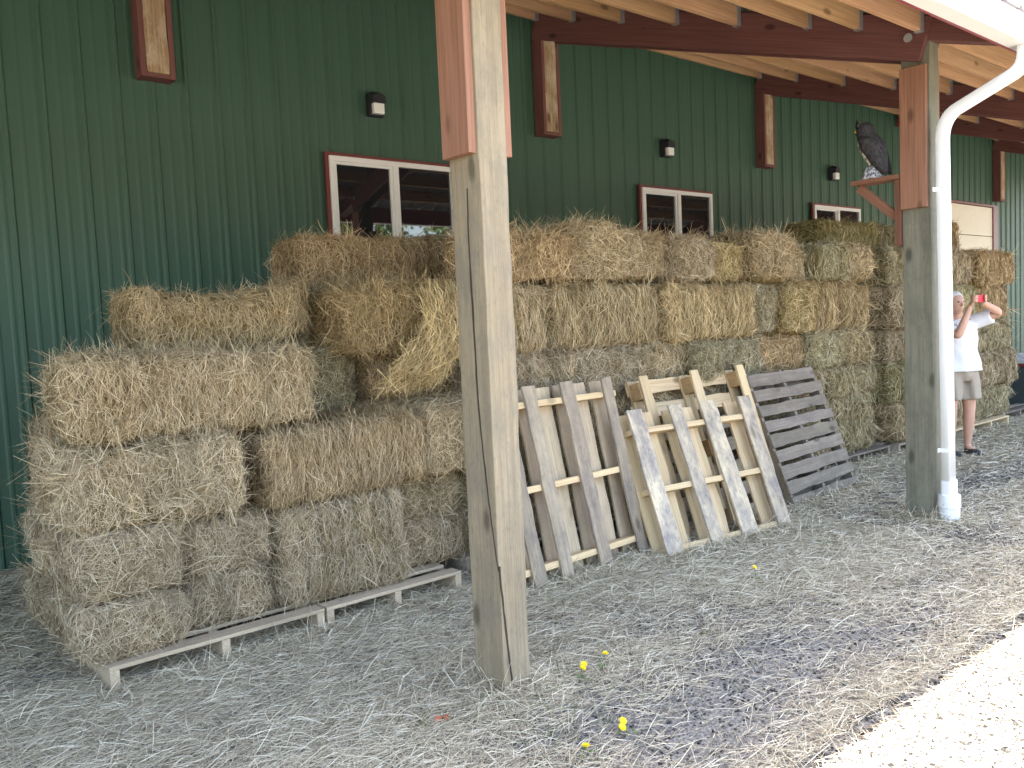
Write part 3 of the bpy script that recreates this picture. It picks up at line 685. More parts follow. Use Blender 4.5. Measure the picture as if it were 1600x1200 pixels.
lean_pallet((4.40, -2.95, .01), (5.655, -2.93, .01), (4.41, -2.60, 1.10), "tall pine block pallet leaning between hay and the mouldy pallet", {}, M['pine'], M['pine'], 'block')
lean_pallet((4.01, -3.14, .01), (5.19, -3.28, .01), (4.055, -2.79, .91), "pine pallet with mouldy grey blotched boards leaning in front of the others",
            dict(front=[(.068, .068, .135), (.45, .43, .115), (.77, .74, .15), (1.115, 1.11, .125)], back=[(.05, .13), (.235, .125), (.46, .12), (.63, .11), (.85, .125), (1.07, .125)], str=[.045, .43, .83], fm=M['mouldy']), M['pine'], M['pine'], 'vertical')
lean_pallet((5.67, -3.01, .01), (6.79, -2.93, .01), (5.685, -2.62, 1.0), "dark grey slatted pallet leaning with its boards across, right of the pine ones", dict(n=9, w=.097), M['dkgrey'], M['dkgrey'], 'horizontal')

# ------------------------------------------------------------------ litter of straw over the ground
rng = np.random.default_rng(21); RNG = rng
def litter(n, xr_, yr, pw, patches, thin):
    x = xr_[0] + (xr_[1] - xr_[0]) * rng.uniform(0, 1, n) ** pw; y = rng.uniform(*yr, n)
    d = np.ones(n)
    for (px, py, r, a, el) in patches: d -= a * np.exp(-(((x - px) / (r * el)) ** 2 + ((y - py) / r) ** 2))
    d *= .95 + .42 * np.sin(x * 2.3 + 1.1 * np.sin(y * 3.1)) * np.sin(y * 3.7 + np.sin(x * 1.9)) + .2 * np.sin(x * 9.1 + y * 5) * np.sin(y * 11 - x * 3)
    d *= np.where(y < -5.0, .16, 1)
    keep = rng.uniform(0, 1, n) < d; x, y = x[keep], y[keep]; n = len(x)
    a = rng.normal(.05, .75, n); a = np.where(rng.uniform(0, 1, n) < .35, rng.uniform(-pi, pi, n), a)
    D = np.stack([np.cos(a), np.sin(a), rng.normal(0, .10, n)], 1); wild = rng.uniform(0, 1, n) < .03; D[wild, 2] = rng.uniform(.2, 1.0, wild.sum())
    ln = np.clip(rng.lognormal(math.log(.06), .55, n), .015, .26); dist = np.hypot(x, y + 6.5)
    wd_ = rng.uniform(.0010, .0026, n) * np.maximum(1, dist / 4.0) ** .9
    P = np.stack([x, y, .006 + rng.uniform(0, .016, n) + np.abs(D[:, 2]) * ln * .42], 1)
    return ribbons(P, D, np.tile([[0, 0, 1.]], (n, 1)), ln, wd_, rng.uniform(0, .10, n) * ln)
patches = [(3.2, -4.4, .42, .85, 1.7), (2.35, -4.7, .35, .8, 1.5), (3.9, -4.75, .3, .7, 2.0), (5.5, -4.25, .22, .8, 2.2), (7.1, -3.5, .35, .75, 2.6), (8.2, -3.8, .3, .7, 2.5), (3.25, -3.78, .2, .4, 1.5), (2.0, -4.25, .3, .5, 1.2), (10, -3.5, .5, .6, 2), (4.6, -4.5, .2, .6, 1.8)]
parts = [litter(380000, (-.6, 5.5), (-5.6, -2.35), 1.0, patches, 1), litter(45000, (-.6, 1.2), (-2.6, -.05), 1.0, [], 1), litter(140000, (5.3, 14), (-5.2, -2.3), 1.15, patches, 1), litter(30000, (1.5, 7), (-7.2, -5.0), 1.0, [], 1)]
def heap(n, pts, r, zt):     # drifts of straw against posts and pallets
    i = rng.integers(0, len(pts), n); c = np.array(pts)[i]; a = rng.uniform(0, 2 * pi, n); q = np.abs(rng.normal(0, 1, n)) * r
    x, y = c[:, 0] + np.cos(a) * q, c[:, 1] + np.sin(a) * q; D = np.stack([rng.normal(0, 1, n), rng.normal(0, 1, n), rng.normal(0, .35, n)], 1); ln = np.clip(rng.lognormal(math.log(.07), .5, n), .02, .22)
    P = np.stack([x, y, rng.uniform(0, 1, n) * zt * np.exp(-(q / r) ** 2) + .01 + np.abs(D[:, 2]) / np.linalg.norm(D, axis=1) * ln * .4], 1)
    return ribbons(P, D, np.tile([[0, 0, 1.]], (n, 1)), ln, rng.uniform(.0015, .0034, n) * np.maximum(1, np.hypot(x, y + 6.5) / 4) ** .9, rng.uniform(0, .1, n) * ln)
ring = [(X0 + k_ * SP + sx * .11, -YP + .096 + sy * .13) for k_ in (0, 1) for sx in (-1, -.5, 0, .5, 1) for sy in (-1, -.5, 0, .5, 1) if max(abs(sx), abs(sy)) == 1] + [(5.96 + sx * .09, -4.01 + sy * .08) for sx in (-1, 1) for sy in (-1, 1)]
base = [(x_, -2.66 - .05 + .0 * x_) for x_ in np.arange(.9, 2.8, .08)] + [(x_, -3.03 - .02) for x_ in np.arange(2.9, 4.0, .08)] + [(4.0 + t_ * 1.2, -3.16 - .15 * t_) for t_ in np.arange(0, 1, .07)] + [(x_, -3.0) for x_ in np.arange(5.6, 6.9, .08)] + [(x_, -2.52) for x_ in np.arange(7, 11, .1)]
parts += [heap(4200, ring, .08, .035), heap(9000, base, .09, .03)]
off = 0; VV = []; QQ = []
for v, f in parts: VV.append(v); QQ.append(f + off); off += len(v)
o = bpy.data.objects.new("straw_litter", np_mesh("straw_litter", np.concatenate(VV), np.concatenate(QQ), mats=(M['litter'],))); link(o); tag(o, "loose straw strewn over the ground", "straw", kind='stuff')
# gravel and dark mulch chips
def chips(n, xr_, yr, s0, s1):
    x = rng.uniform(*xr_, n); y = rng.uniform(*yr, n); s = rng.uniform(s0, s1, n)
    a = rng.uniform(0, 2 * pi, n); ca, sa = np.cos(a), np.sin(a); base = np.array([[1, 0, 0], [-.2, .8, 0], [-.9, .1, 0], [.1, -.7, 0], [.1, .1, .8]])
    p = base[None] * s[:, None, None] * rng.uniform(.6, 1.3, (n, 5, 1)); q = np.empty_like(p)
    q[..., 0] = p[..., 0] * ca[:, None] - p[..., 1] * sa[:, None] + x[:, None]; q[..., 1] = p[..., 0] * sa[:, None] + p[..., 1] * ca[:, None] + y[:, None]; q[..., 2] = p[..., 2] * .7 + .001
    i = np.arange(n)[:, None] * 5; T = np.concatenate([i + np.array([[0, 1, 4]]), i + np.array([[1, 2, 4]]), i + np.array([[2, 3, 4]]), i + np.array([[3, 0, 4]])], 1).reshape(-1, 3)
    return q.reshape(-1, 3), T
v1, t1 = chips(26000, (.5, 6), (-6.2, -3.2), .004, .013); v2, t2 = chips(14000, (5, 12), (-5, -3), .008, .02); v3, t3 = chips(9000, (1.8, 5.5), (-6.2, -4.95), .005, .016); v2, t2 = np.concatenate([v2, v3]), np.concatenate([t2, t3 + len(v2)])
k = NT("gravel_chips", .9, .2); c = k.ramp(k.n("NewGeometry").outputs["Random Per Island"], [(0, (.012, .012, .012)), (.55, (.06, .057, .054)), (1, (.24, .22, .20))]); gm = k.out(c)
o = bpy.data.objects.new("gravel", np_mesh("gravel", np.concatenate([v1, v2]), np.zeros((0, 4), int), np.concatenate([t1, t2 + len(v1)]), mats=(gm,))); link(o); tag(o, "dark gravel and mulch chips on the ground", "gravel", kind='stuff')
#@@PART3
# ------------------------------------------------------------------ owl on its shelf
XS = 5.945
sh = empty("post_shelf", (XS, -3.72, 1.93), label="dark red bracket shelf behind the right post, carrying the owl", cat="shelf")
plank("shelf_board", (0, .0, .475), (0, .345, .475), .15, .03, M['redwood'], sh, side=(0, 0, 1)).color = (.75, .7, .7, 1)
plank("cleat", (0, .02, 0), (0, .02, .459), .09, .04, M['redwood'], sh, side=(0, 1, 0)).color = (.6, .55, .55, 1)
plank("brace", (0, .042, .20), (0, .315, .445), .06, .038, M['redwood'], sh, side=(1, 0, 0)).color = (.8, .75, .75, 1)
def mat_feather():
    k = NT("dark_owl_plumage", .7, .25); f = k.n("TexVoronoi", {"Vector": k.coords((1, 1, .6), vary=False), "Scale": 55.0}).outputs["Distance"]
    return k.out(k.ramp(f, [(.1, (.018, .018, .022)), (.6, (.05, .047, .05))]), f, .6, .01)
def mat_breast():
    k = NT("mottled_owl_breast", .7, .25); f = k.n("TexVoronoi", {"Vector": k.coords((1, 1, .5), vary=False), "Scale": 60.0}).outputs["Distance"]
    return k.out(k.ramp(f, [(.25, (.07, .06, .055)), (.45, (.42, .38, .30))]), f, .4, .01)
def mat_stump():
    k = NT("mottled_grey_base", .8, .2); f = k.noise(k.coords(vary=False), 55, 4, .7)
    return k.out(k.ramp(f, [(.42, (.05, .055, .07)), (.58, (.48, .48, .50))]), f, .5, .01)
M['feather'], M['breast'], M['stump'] = mat_feather(), mat_breast(), mat_stump()
ow = empty("owl_statue", (XS, -3.55, 2.421), label="dark plastic owl statue hunched on the shelf by the right post", cat="owl statue")
def yring(z, ya, yb, rx, n=20, sq=1.0): return [Vector((rx * cos(2 * pi * i / n), (ya + yb) / 2 + (yb - ya) / 2 * sin(2 * pi * i / n), z)) for i in range(n)]
bm = bmesh.new()
loft(bm, [yring(-.004 + .03, -.055, -.02, .03), yring(.05, -.058, .0, .05), yring(.10, -.058, .05, .066), yring(.16, -.056, .088, .078), yring(.22, -.048, .122, .084), yring(.27, -.028, .142, .082), yring(.305, .0, .150, .072),
          yring(.325, .022, .152, .066), yring(.352, .030, .158, .070), yring(.378, .036, .156, .064), yring(.398, .05, .145, .046), yring(.408, .07, .125, .02)])
for s in (-1, 1):                                   # ear tufts
    t = [bm.verts.new(p) for p in ((s * .03, .11, .39), (s * .066, .10, .375), (s * .052, .145, .375), (s * .062, .128, .435))]
    for f in ((0, 1, 3), (1, 2, 3), (2, 0, 3), (0, 2, 1)): bm.faces.new([t[i] for i in f])
bm_obj("body", bm, M['feather'], ow, smooth=True)
bm = bmesh.new()
loft(bm, [yring(.06, .0, .022, .03), yring(.10, .02, .066, .046), yring(.16, .05, .102, .058), yring(.22, .08, .133, .058), yring(.27, .10, .150, .046), yring(.295, .12, .154, .02)])
bm_obj("breast", bm, M['breast'], ow, smooth=True)
for s in (-1, 1):                                   # folded wings
    bm = bmesh.new()
    loft(bm, [[Vector((s * (.040 + t * .0), 0, 0)) + Vector((s * r * .30 * cos(2 * pi * i / 12), yc + r * .85 * sin(2 * pi * i / 12), z)) for i in range(12)] for z, yc, r, t in ((.02, -.062, .012, 0), (.07, -.038, .035, 0), (.14, .0, .058, 0), (.21, .035, .072, 0), (.27, .06, .064, 0), (.30, .075, .03, 0))])
    for v in bm.verts: v.co.x += s * .028 * max(0, min(1, (v.co.z) / .2))
    bm_obj("wing", bm, M['feather'], ow, smooth=True)
bm = bmesh.new(); loft(bm, [yring(0, -.03, .125, .085), yring(.03, -.028, .115, .08), yring(.06, -.02, .11, .07), yring(.085, 0, .09, .05), yring(.095, .02, .07, .02)])
for v in bm.verts: v.co += Vector((random.uniform(-1, 1), random.uniform(-1, 1), 0)) * .005
bm_obj("stump", bm, M['stump'], ow)
M['eye'] = m_plain("yellow_eye", (.6, .38, .04), .2, .6)
for s in (-1, 1):
    bm = bmesh.new(); bmesh.ops.create_uvsphere(bm, u_segments=12, v_segments=8, radius=.012); bm_obj("eye", bm, M['eye'], ow, True, loc=(s * .030, .150, .352))
bm = bmesh.new(); bmesh.ops.create_cone(bm, cap_ends=True, segments=8, radius1=.009, radius2=.001, depth=.03); bm_obj("beak", bm, M['black'], ow, loc=(0, .160, .332), rot=(R(160), 0, 0))

# ------------------------------------------------------------------ person with a phone
def bake(o):
    dg = bpy.context.evaluated_depsgraph_get(); dg.update(); me = bpy.data.meshes.new_from_object(o.evaluated_get(dg)); return me
def skin_mesh(chains, sub=2):
    """chains: list of (points, radii, root index); each chain an island or joined by equal coordinates"""
    me = bpy.data.meshes.new("sk"); vs, es, rd, roots, idx = [], [], [], [], {}
    for pts, rr, root in chains:
        prev = None
        for i, (p, r) in enumerate(zip(pts, rr)):
            key = tuple(round(c, 4) for c in p)
            if key not in idx: idx[key] = len(vs); vs.append(p); rd.append(r)
            if prev is not None: es.append((prev, idx[key]))
            if root == i: roots.append(idx[key])
            prev = idx[key]
    me.from_pydata(vs, es, []); o = bpy.data.objects.new("sk", me); C.objects.link(o)
    m = o.modifiers.new("s", 'SKIN'); m.use_smooth_shade = True; m.branch_smoothing = .5
    for i, d in enumerate(me.skin_vertices[0].data): d.radius = (rd[i] if isinstance(rd[i], tuple) else (rd[i], rd[i])); d.use_root = i in roots
    s = o.modifiers.new("b", 'SUBSURF'); s.levels = sub; s.render_levels = sub
    out = bake(o); bpy.data.objects.remove(o); return out
def remesh(me, size, smooth=4):
    o = bpy.data.objects.new("rm", me); C.objects.link(o); m = o.modifiers.new("r", 'REMESH'); m.mode = 'VOXEL'; m.voxel_size = size
    if smooth: q = o.modifiers.new("sm", 'SMOOTH'); q.iterations = smooth; q.factor = .5
    out = bake(o); bpy.data.objects.remove(o)
    for p in out.polygons: p.use_smooth = True
    return out
def sphere(bm, c, r, n=20):
    t = bmesh.new(); bmesh.ops.create_uvsphere(t, u_segments=n, v_segments=n * 2 // 3, radius=1)
    for v in t.verts: v.co = Vector((c[0] + v.co.x * r[0], c[1] + v.co.y * r[1], c[2] + v.co.z * r[2]))
    me = bpy.data.meshes.new("t"); t.to_mesh(me); t.free(); bm.from_mesh(me); bpy.data.meshes.remove(me)
Fd = Vector((-.468, -.884, 0)); th = math.atan2(Fd.y, Fd.x) - pi / 2
pr = empty("person", (8.695, -2.96, 0), rot=(0, 0, th), label="person in white shirt and khaki shorts holding up a red phone behind the downspout", cat="person")
k = NT("skin", .5, .35); k.b.inputs["Subsurface Weight"].default_value = .08; k.b.inputs["Subsurface Radius"].default_value = (.02, .008, .005)
f = k.noise(k.coords(vary=False), 14, 4); M['skin'] = k.out(k.mix(f, (.46, .25, .17), (.56, .33, .24)))
def mat_cloth(name, c):
    k = NT(name, .9, .1); f = k.noise(k.coords(vary=False), 9, 5); w_ = k.noise(k.coords((120, 120, 120), vary=False), 3, 2)
    h = k.n("Math", {0: f, 1: w_}, operation='ADD').outputs[0]
    return k.out(k.mix(f, tuple(x * .88 for x in c), c), h, .5, .02)
M['shirt'], M['khaki'] = mat_cloth("white_cotton_shirt", (.80, .80, .82)), mat_cloth("khaki_shorts_cloth", (.40, .34, .275))
M['hair'] = m_plain("grey_white_hair", (.56, .53, .49), .7, .3, var=.3, scale=60)
M['shoe'] = m_plain("dark_shoe", (.05, .045, .045), .6, .3)
HX = .05
# joints; x = the person's right, y = forward
pel, wai, che, nek, hed = (0, 0, .88), (0, -.01, 1.02), (0, -.005, 1.20), (.012, .0, 1.375), (.045, .015, 1.47)
sL, eL, hL = (-.165, .0, 1.315), (-.305, .19, 1.40), (-.055, .235, 1.515)
sR, eR, hR = (.165, .0, 1.315), (.17, .20, 1.19), (.055, .23, 1.485)
mid = lambda a, b, t: tuple(a[i] + (b[i] - a[i]) * t for i in range(3))
ch = [([pel, wai, che, (0, 0, 1.30), nek, hed], [(.15, .115), (.135, .105), (.14, .10), (.10, .07), .052, .06], 0)]
for sg in (-1, 1):
    hip, kn, an = (sg * .095, 0, .82), (sg * .105, .015, .455), (sg * .105, -.015, .085)
    ch.append(([pel, hip, mid(hip, kn, .5), kn, mid(kn, an, .3), mid(kn, an, .7), an, (sg * .115, .05, .045), (sg * .12, .14, .028)], [(.15, .115), .095, .078, .056, .058, .042, .034, .034, .022], None))
for a, e, h in ((sL, eL, hL), (sR, eR, hR)):
    ch.append(([(0, 0, 1.30), a, mid(a, e, .5), e, mid(e, h, .35), mid(e, h, .82), h], [(.10, .07), .060, .048, .040, .041, .029, .030], None))
bm = bmesh.new()
def add_me(me): bm.from_mesh(me); bpy.data.meshes.remove(me)
add_me(skin_mesh(ch))
# head with face
sphere(bm, (HX, .02, 1.515), (.072, .090, .098)); sphere(bm, (HX, .045, 1.46), (.052, .062, .055)); sphere(bm, (HX, .112, 1.497), (.012, .020, .020), 10); sphere(bm, (HX, .100, 1.515), (.009, .012, .025), 8)
for s in (-1, 1): sphere(bm, (HX + s * .074, .012, 1.502), (.010, .020, .030), 10)
sphere(bm, (HX, .098, 1.459), (.024, .010, .008), 8)
# hands: palm + five fingers each, curled round the phone held at PH
PH = Vector((-.005, .27, 1.545))
hand = []
for h, s in ((hL, -1), (hR, 1)):
    h = Vector(h); edge = PH + Vector((s * .060, 0, -.004))     # phone's side edge
    pc = h + (edge - h) * .45 + Vector((0, -.012, 0)); hand.append(([tuple(h), tuple(pc)], [.028, .030], 0))
    for j in range(4):
        z = .028 - j * .019; ln = (.9, 1.0, .95, .75)[j]
        b = pc + Vector((s * .006, .012, z)); m1 = Vector((edge.x + s * .012, PH.y + .004, PH.z + z)); m2 = m1 + Vector((-s * .012, .020, 0)); tip = m2 + Vector((-s * .030 * ln, .002, .002))
        hand.append(([tuple(pc + Vector((0, 0, z * .5))), tuple(b), tuple(m1), tuple(m2), tuple(tip)], [.014, .0095, .009, .0085, .0075], 0))
    t0 = pc + Vector((-s * .006, -.016, -.014)); hand.append(([tuple(pc + Vector((0, -.004, -.02))), tuple(t0), tuple(edge + Vector((-s * .004, -.018, .0))), tuple(edge + Vector((-s * .030, -.016, .012)))], [.014, .0115, .010, .008], 0))
for c_ in hand: add_me(skin_mesh([c_], 1))
me = bpy.data.meshes.new("t"); bm.to_mesh(me); bm.free(); me = remesh(me, .0055, 2); me.materials.clear(); me.materials.append(M['skin'])
body = bpy.data.objects.new("body", me); link(body, pr)
# shirt: torso shell and short sleeves, one surface
bm = bmesh.new()
loft(bm, [ell(0, .0, .845, .24, .18, 28), ell(0, 0, .86, .236, .177, 28), ell(0, 0, .96, .208, .16, 28), ell(0, 0, 1.06, .178, .143, 28), ell(0, .005, 1.18, .185, .148, 28), ell(0, 0, 1.28, .178, .115, 28), ell(0, 0, 1.335, .13, .082, 28), ell(0, .0, 1.362, .075, .066, 28)])
for a, e in ((sL, eL), (sR, eR)):
    a_, e_ = Vector(a), Vector(e); d = (e_ - a_).normalized(); inn = a_ + Vector((-.07 if a[0] > 0 else .07, 0, -.02)); pts = [inn, a_, a_ + d * .10, a_ + d * .175]
    rings = []; up_ = Vector((0, .3, 1)); 
    for p, r in zip(pts, (.075, .076, .074, .076)):
        x_ = d.cross(up_).normalized(); y_ = x_.cross(d); rings.append([p + x_ * r * cos(2 * pi * i / 18) + y_ * r * sin(2 * pi * i / 18) for i in range(18)])
    loft(bm, rings)
me = bpy.data.meshes.new("t"); bm.to_mesh(me); bm.free(); me = remesh(me, .010, 3)
for v in me.vertices:                                   # folds
    c_ = v.co; a = math.atan2(c_.y, c_.x); lo = max(0, (1.2 - c_.z) / .35)
    if abs(c_.x) < .26: k_ = 1 + lo * .035 * sin(a * 7 + c_.z * 6) + .012 * sin(c_.z * 40 + a * 5); c_.x *= k_; c_.y *= k_
me.materials.clear(); me.materials.append(M['shirt']); link(bpy.data.objects.new("shirt", me), pr)
bm = bmesh.new(); loft(bm, [ell(0, 0, .98, .165, .13, 28), ell(0, 0, .90, .178, .143, 28), ell(0, 0, .80, .19, .15, 28), ell(0, 0, .75, .18, .13, 28)])
for sg in (-1, 1): loft(bm, [ell(sg * .09, 0, .82, .09, .13, 24), ell(sg * .10, 0, .70, .105, .128, 24), ell(sg * .108, .0, .57, .112, .125, 24, .01), ell(sg * .108, .0, .555, .108, .120, 24, .01)])
me = bpy.data.meshes.new("t"); bm.to_mesh(me); bm.free(); me = remesh(me, .010, 3)
for v in me.vertices:
    c_ = v.co; a = math.atan2(c_.y, c_.x - (.1 if c_.x > 0 else -.1)); k_ = .008 * sin(a * 6 + c_.z * 9); c_.y += k_; c_.x += k_
me.materials.clear(); me.materials.append(M['khaki']); link(bpy.data.objects.new("shorts", me), pr)
bm = bmesh.new(); sphere(bm, (HX, .0, 1.538), (.083, .096, .092), 24); sphere(bm, (HX, -.035, 1.485), (.076, .06, .085), 20)
for v in list(bm.verts):
    if v.co.y > .06 and v.co.z < 1.575: v.co.y = .06 - .12 * (1.575 - v.co.z)
    v.co += Vector((random.uniform(-1, 1), random.uniform(-1, 1), random.uniform(-1, 1))) * .0035
bm_obj("hair", bm, M['hair'], pr, smooth=True)
for s in (-1, 1):
    bm = bmesh.new(); sphere(bm, (HX + s * .027, .098, 1.523), (.012, .009, .007), 10); bm_obj("eye", bm, M['black'], pr, True)
    bm = bmesh.new()
    loft(bm, [[Vector((s * .115 + w_ * cos(2 * pi * i / 16) , yc + l_ * sin(2 * pi * i / 16), z)) for i in range(16)] for z, w_, l_, yc in ((.0, .043, .125, .055), (.018, .046, .128, .055), (.04, .042, .118, .053), (.058, .036, .095, .04), (.072, .03, .06, .0))])
    bm_obj("shoe", bm, M['shoe'], pr, smooth=True)
ph = empty("phone", pr.matrix_world @ PH if False else Matrix.Translation(pr.location) @ Matrix.Rotation(th, 4, 'Z') @ PH, rot=(R(-6), 0, th), label="red phone held up in the person's hands", cat="phone")
bm = bmesh.new(); bm_box(bm, -.062, .062, -.005, .0055, -.034, .034, .004); bm_obj("case", bm, m_plain("red_phone_case", (.62, .045, .07), .4, .4), ph)
bm = bmesh.new(); bm_box(bm, -.057, .057, -.0062, -.0052, -.029, .029); bm_obj("screen", bm, M['black'], ph)
bm = bmesh.new()
for q in (0, 1): 
    t = bmesh.new(); bmesh.ops.create_cone(t, cap_ends=True, segments=12, radius1=.006, radius2=.006, depth=.003)
    for v in t.verts: v.co = Vector((v.co.x + .045, v.co.z + .0068, v.co.y + .018 - q * .016))
    m_ = bpy.data.meshes.new("t"); t.to_mesh(m_); t.free(); bm.from_mesh(m_)
bm_obj("camera_lens", bm, M['black'], ph)

# ------------------------------------------------------------------ bin at the right edge
bn = empty("rubbish_bin", (13.02, -2.02, 0), label="dark bin with maroon rim and a pale bag at the right edge", cat="bin")
def rrect(w_, d_, z, r=.06, n=4):
    o_ = []
    for cx, cy, a0 in ((w_ - r, d_ - r, 0), (-w_ + r, d_ - r, 90), (-w_ + r, -d_ + r, 180), (w_ - r, -d_ + r, 270)):
        for i in range(n + 1): a = R(a0 + 90 * i / n); o_.append(Vector((cx + r * cos(a), cy + r * sin(a), z)))
    return o_
bm = bmesh.new(); loft(bm, [rrect(.25, .26, .02), rrect(.26, .27, .06), rrect(.30, .31, .60), rrect(.30, .31, .62)])
for i in range(5): bm_box(bm, -.2 + i * .1 - .012, -.2 + i * .1 + .012, -.312, -.285, .12, .52, .004)
bm_obj("body", bm, m_plain("dark_green_grey_plastic", (.045, .06, .06), .5, .4), bn)
bm = bmesh.new(); loft(bm, [rrect(.325, .335, .60), rrect(.335, .345, .61), rrect(.335, .345, .68), rrect(.31, .32, .70)]); bm_obj("rim", bm, M['trim'], bn)
bm = bmesh.new(); loft(bm, [rrect(.345, .355, .655), rrect(.348, .358, .70), rrect(.32, .33, .725), rrect(.2, .21, .755, .1), rrect(.08, .08, .765)])
for v in bm.verts: v.co += Vector((random.uniform(-1, 1), random.uniform(-1, 1), random.uniform(-.8, 1.2))) * .014
bm_obj("bag", bm, m_plain("pale_plastic_bag", (.55, .57, .58), .3, .5), bn)

# ------------------------------------------------------------------ small plants
M['petal'] = m_plain("yellow_petal", (.78, .58, .02), .6, .2); M['stem'] = m_plain("green_stem", (.09, .14, .04), .7, .2)
def flower(x, y, h, lean_, label, heads, leaf=3):
    rt = empty("wildflower", (x, y, 0), label=label, cat="flower", group="yellow wildflowers in the straw"); rs = random.Random(int(x * 999))
    bm = bmesh.new(); tops = []
    for j in range(heads):
        dx, dy = lean_[0] + rs.uniform(-.03, .03) * j, lean_[1] + rs.uniform(-.03, .03) * j; hh = h * (1 - .12 * j)
        pts = [(dx * t * t, dy * t * t, hh * t) for t in (0, .33, .66, 1)]
        sweep(bm, pts, [(.0016 * cos(i * pi / 2.5), .0016 * sin(i * pi / 2.5)) for i in range(5)]); tops.append(Vector(pts[-1]))
    for j in range(leaf):
        a = rs.uniform(0, 6.28); L = rs.uniform(.04, .08); d = Vector((cos(a), sin(a), 0)); s_ = Vector((-sin(a), cos(a), 0)) * .007
        v = [bm.verts.new(p) for p in (Vector((0, 0, .008)), d * L * .5 + s_ + Vector((0, 0, .03)), d * L + Vector((0, 0, .02)), d * L * .5 - s_ + Vector((0, 0, .03)))]; bm.faces.new(v)
    bm_obj("stem", bm, M['stem'], rt)
    for tp in tops:
        bm = bmesh.new(); n_ = 13
        for ring, (rr, zz) in enumerate(((.016, .003), (.011, .007))):
            for i in range(n_):
                a = 2 * pi * (i + .5 * ring) / n_; d = Vector((cos(a), sin(a), 0)); s_ = Vector((-sin(a), cos(a), 0)) * .0036
                v = [bm.verts.new(q) for q in (Vector((0, 0, zz - .003)), d * rr * .7 + s_ + Vector((0, 0, zz)), d * rr + Vector((0, 0, zz + .001)), d * rr * .7 - s_ + Vector((0, 0, zz)))]; bm.faces.new(v)
        o_ = bm_obj("flower_head", bm, M['petal'], rt, loc=tp, rot=(R(rs.uniform(-10, 40)), R(rs.uniform(-30, 10)), 0))
flower(2.36, -4.02, .075, (.03, .0), "pair of yellow wildflowers in the straw right of the front post", 2)
flower(2.54, -3.98, .06, (.02, .0), "small single yellow wildflower farther behind the yellow pair", 1)
flower(2.17, -4.46, .05, (.0, .02), "two headed yellow wildflower near the bottom edge, right of the low one", 2)
flower(1.94, -4.46, .04, (.02, .0), "lowest yellow wildflower at the bottom edge of the photo", 1)
flower(4.0, -3.77, .07, (.02, .02), "lone yellow wildflower in front of the mouldy pine pallet", 1)
# a curled dead leaf and green weeds
bm = bmesh.new(); pr_ = [(-.035, 0, .012), (-.01, .022, .022), (.02, .018, .014), (.04, 0, .024), (.015, -.02, .010), (-.015, -.018, .018)]
vs = [bm.verts.new(p) for p in pr_]; c0 = bm.verts.new((0, 0, .004))
for i in range(6): bm.faces.new((vs[i], vs[(i + 1) % 6], c0))
tag(bm_obj("dead_leaf", bm, m_plain("russet_leaf", (.34, .10, .05), .7, .2), loc=(1.74, -3.90, .008)), "curled russet leaf on the straw left of the front post", "leaf")
rng = np.random.default_rng(3); RNG = rng
ctr = [(2.0, -4.1, .22, 60), (1.9, -4.35, .3, 60), (2.25, -3.95, .2, 40), (4.95, -3.75, .12, 50), (1.75, -3.9, .15, 50), (2.45, -3.0, .25, 60), (3.3, -3.05, .25, 60), (6.0, -3.75, .15, 60), (2.9, -4.0, .3, 40), (.6, -2.2, .4, 60)]
P = np.concatenate([np.stack([rng.normal(x, r, n), rng.normal(y, r * .6, n), np.zeros(n)], 1) for x, y, r, n in ctr]); n = len(P)
D = np.stack([rng.normal(0, .6, n), rng.normal(0, .6, n), np.ones(n)], 1); ln = rng.uniform(.03, .09, n); P[:, 2] = ln * .3
v, f = ribbons(P, D, np.tile([[1., 0, 0]], (n, 1)), ln, rng.uniform(.002, .005, n), rng.uniform(0, .02, n))
k = NT("green_grass", .6, .2); gm = k.out(k.ramp(k.n("NewGeometry").outputs["Random Per Island"], [(0, (.06, .10, .03)), (1, (.16, .20, .07))]))
o = bpy.data.objects.new("grass", np_mesh("grass", v, f, mats=(gm,))); link(o); tag(o, "sparse green grass blades among the straw", "grass", kind='stuff')

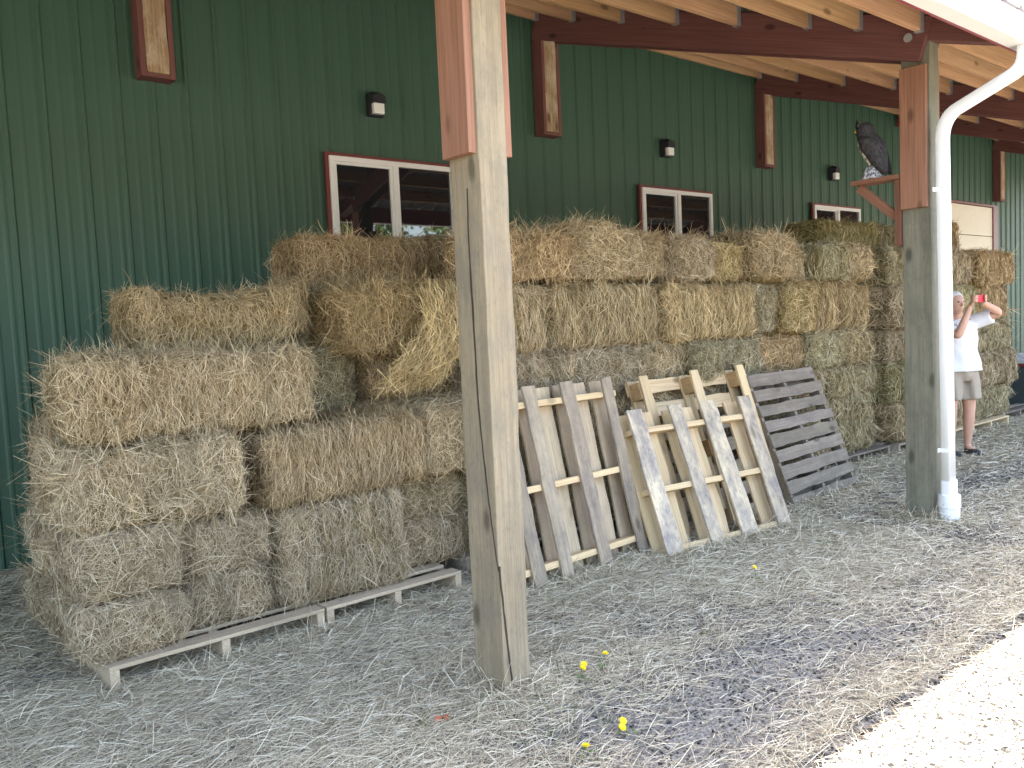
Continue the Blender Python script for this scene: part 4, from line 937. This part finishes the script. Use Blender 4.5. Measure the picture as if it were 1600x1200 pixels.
# ------------------------------------------------------------------ trees across the yard (behind the camera, mirrored in the window panes)
def tree(x, y, h, r, label, seed):
    rng = np.random.default_rng(seed); rs = random.Random(seed)
    rt = empty("leafy_tree", (x, y, 0), label=label, cat="tree", group="trees across the yard")
    bm = bmesh.new(); sweep(bm, [(0, 0, -.1), (.1, 0, h * .25), (-.05, .1, h * .55), (0, 0, h * .85)], [(.22 * cos(i * pi / 4), .22 * sin(i * pi / 4)) for i in range(8)])
    for v in bm.verts: s_ = 1 - .8 * max(0, v.co.z) / h; v.co.x *= s_; v.co.y *= s_
    for i in range(7):
        a = rs.uniform(0, 6.28); z = h * rs.uniform(.3, .65); e = Vector((cos(a) * r * .6, sin(a) * r * .6, z + r * .5)); sweep(bm, [(0, 0, z), tuple(e * .5 + Vector((0, 0, z * .5))), tuple(e)], [(.05, 0), (0, .05), (-.05, 0), (0, -.05)])
    bm_obj("trunk", bm, M['stub'], rt)
    cl = rng.normal(0, 1, (26, 3)); cl /= np.linalg.norm(cl, axis=1, keepdims=True); cl *= rng.uniform(.35, 1, (26, 1)) * np.array([r * .8, r * .8, h * .33]); cl[:, 2] += h * .62
    n = 3600; P = cl[rng.integers(0, 26, n)] + rng.normal(0, r * .17, (n, 3)); D = rng.normal(0, 1, (n, 3)); N = rng.normal(0, 1, (n, 3))
    global RNG; RNG = rng
    v, f = ribbons(P, D, N, rng.uniform(.2, .4, n), rng.uniform(.12, .24, n), rng.uniform(0, .05, n))
    o = bpy.data.objects.new("crown", np_mesh("crown", v, f, mats=(M['leaf'],))); link(o, rt)
k = NT("green_leaf", .5, .3); M['leaf'] = k.out(k.ramp(k.n("NewGeometry").outputs["Random Per Island"], [(0, (.035, .07, .015)), (1, (.11, .17, .04))]))
for i, (x, y, h, r, lab) in enumerate(((13, -36, 9, 4, "broad leafy tree across the yard, left of the others"), (19, -33, 8.5, 3.6, "leafy tree across the yard, second from the left"), (24.5, -35, 9.5, 4, "tallest leafy tree across the yard"), (30, -33, 8, 3.6, "spreading leafy tree across the yard, right of the tallest"), (37, -36, 9, 4, "leafy tree across the yard at the far right"))): tree(x, y, h, r, lab, 300 + i)
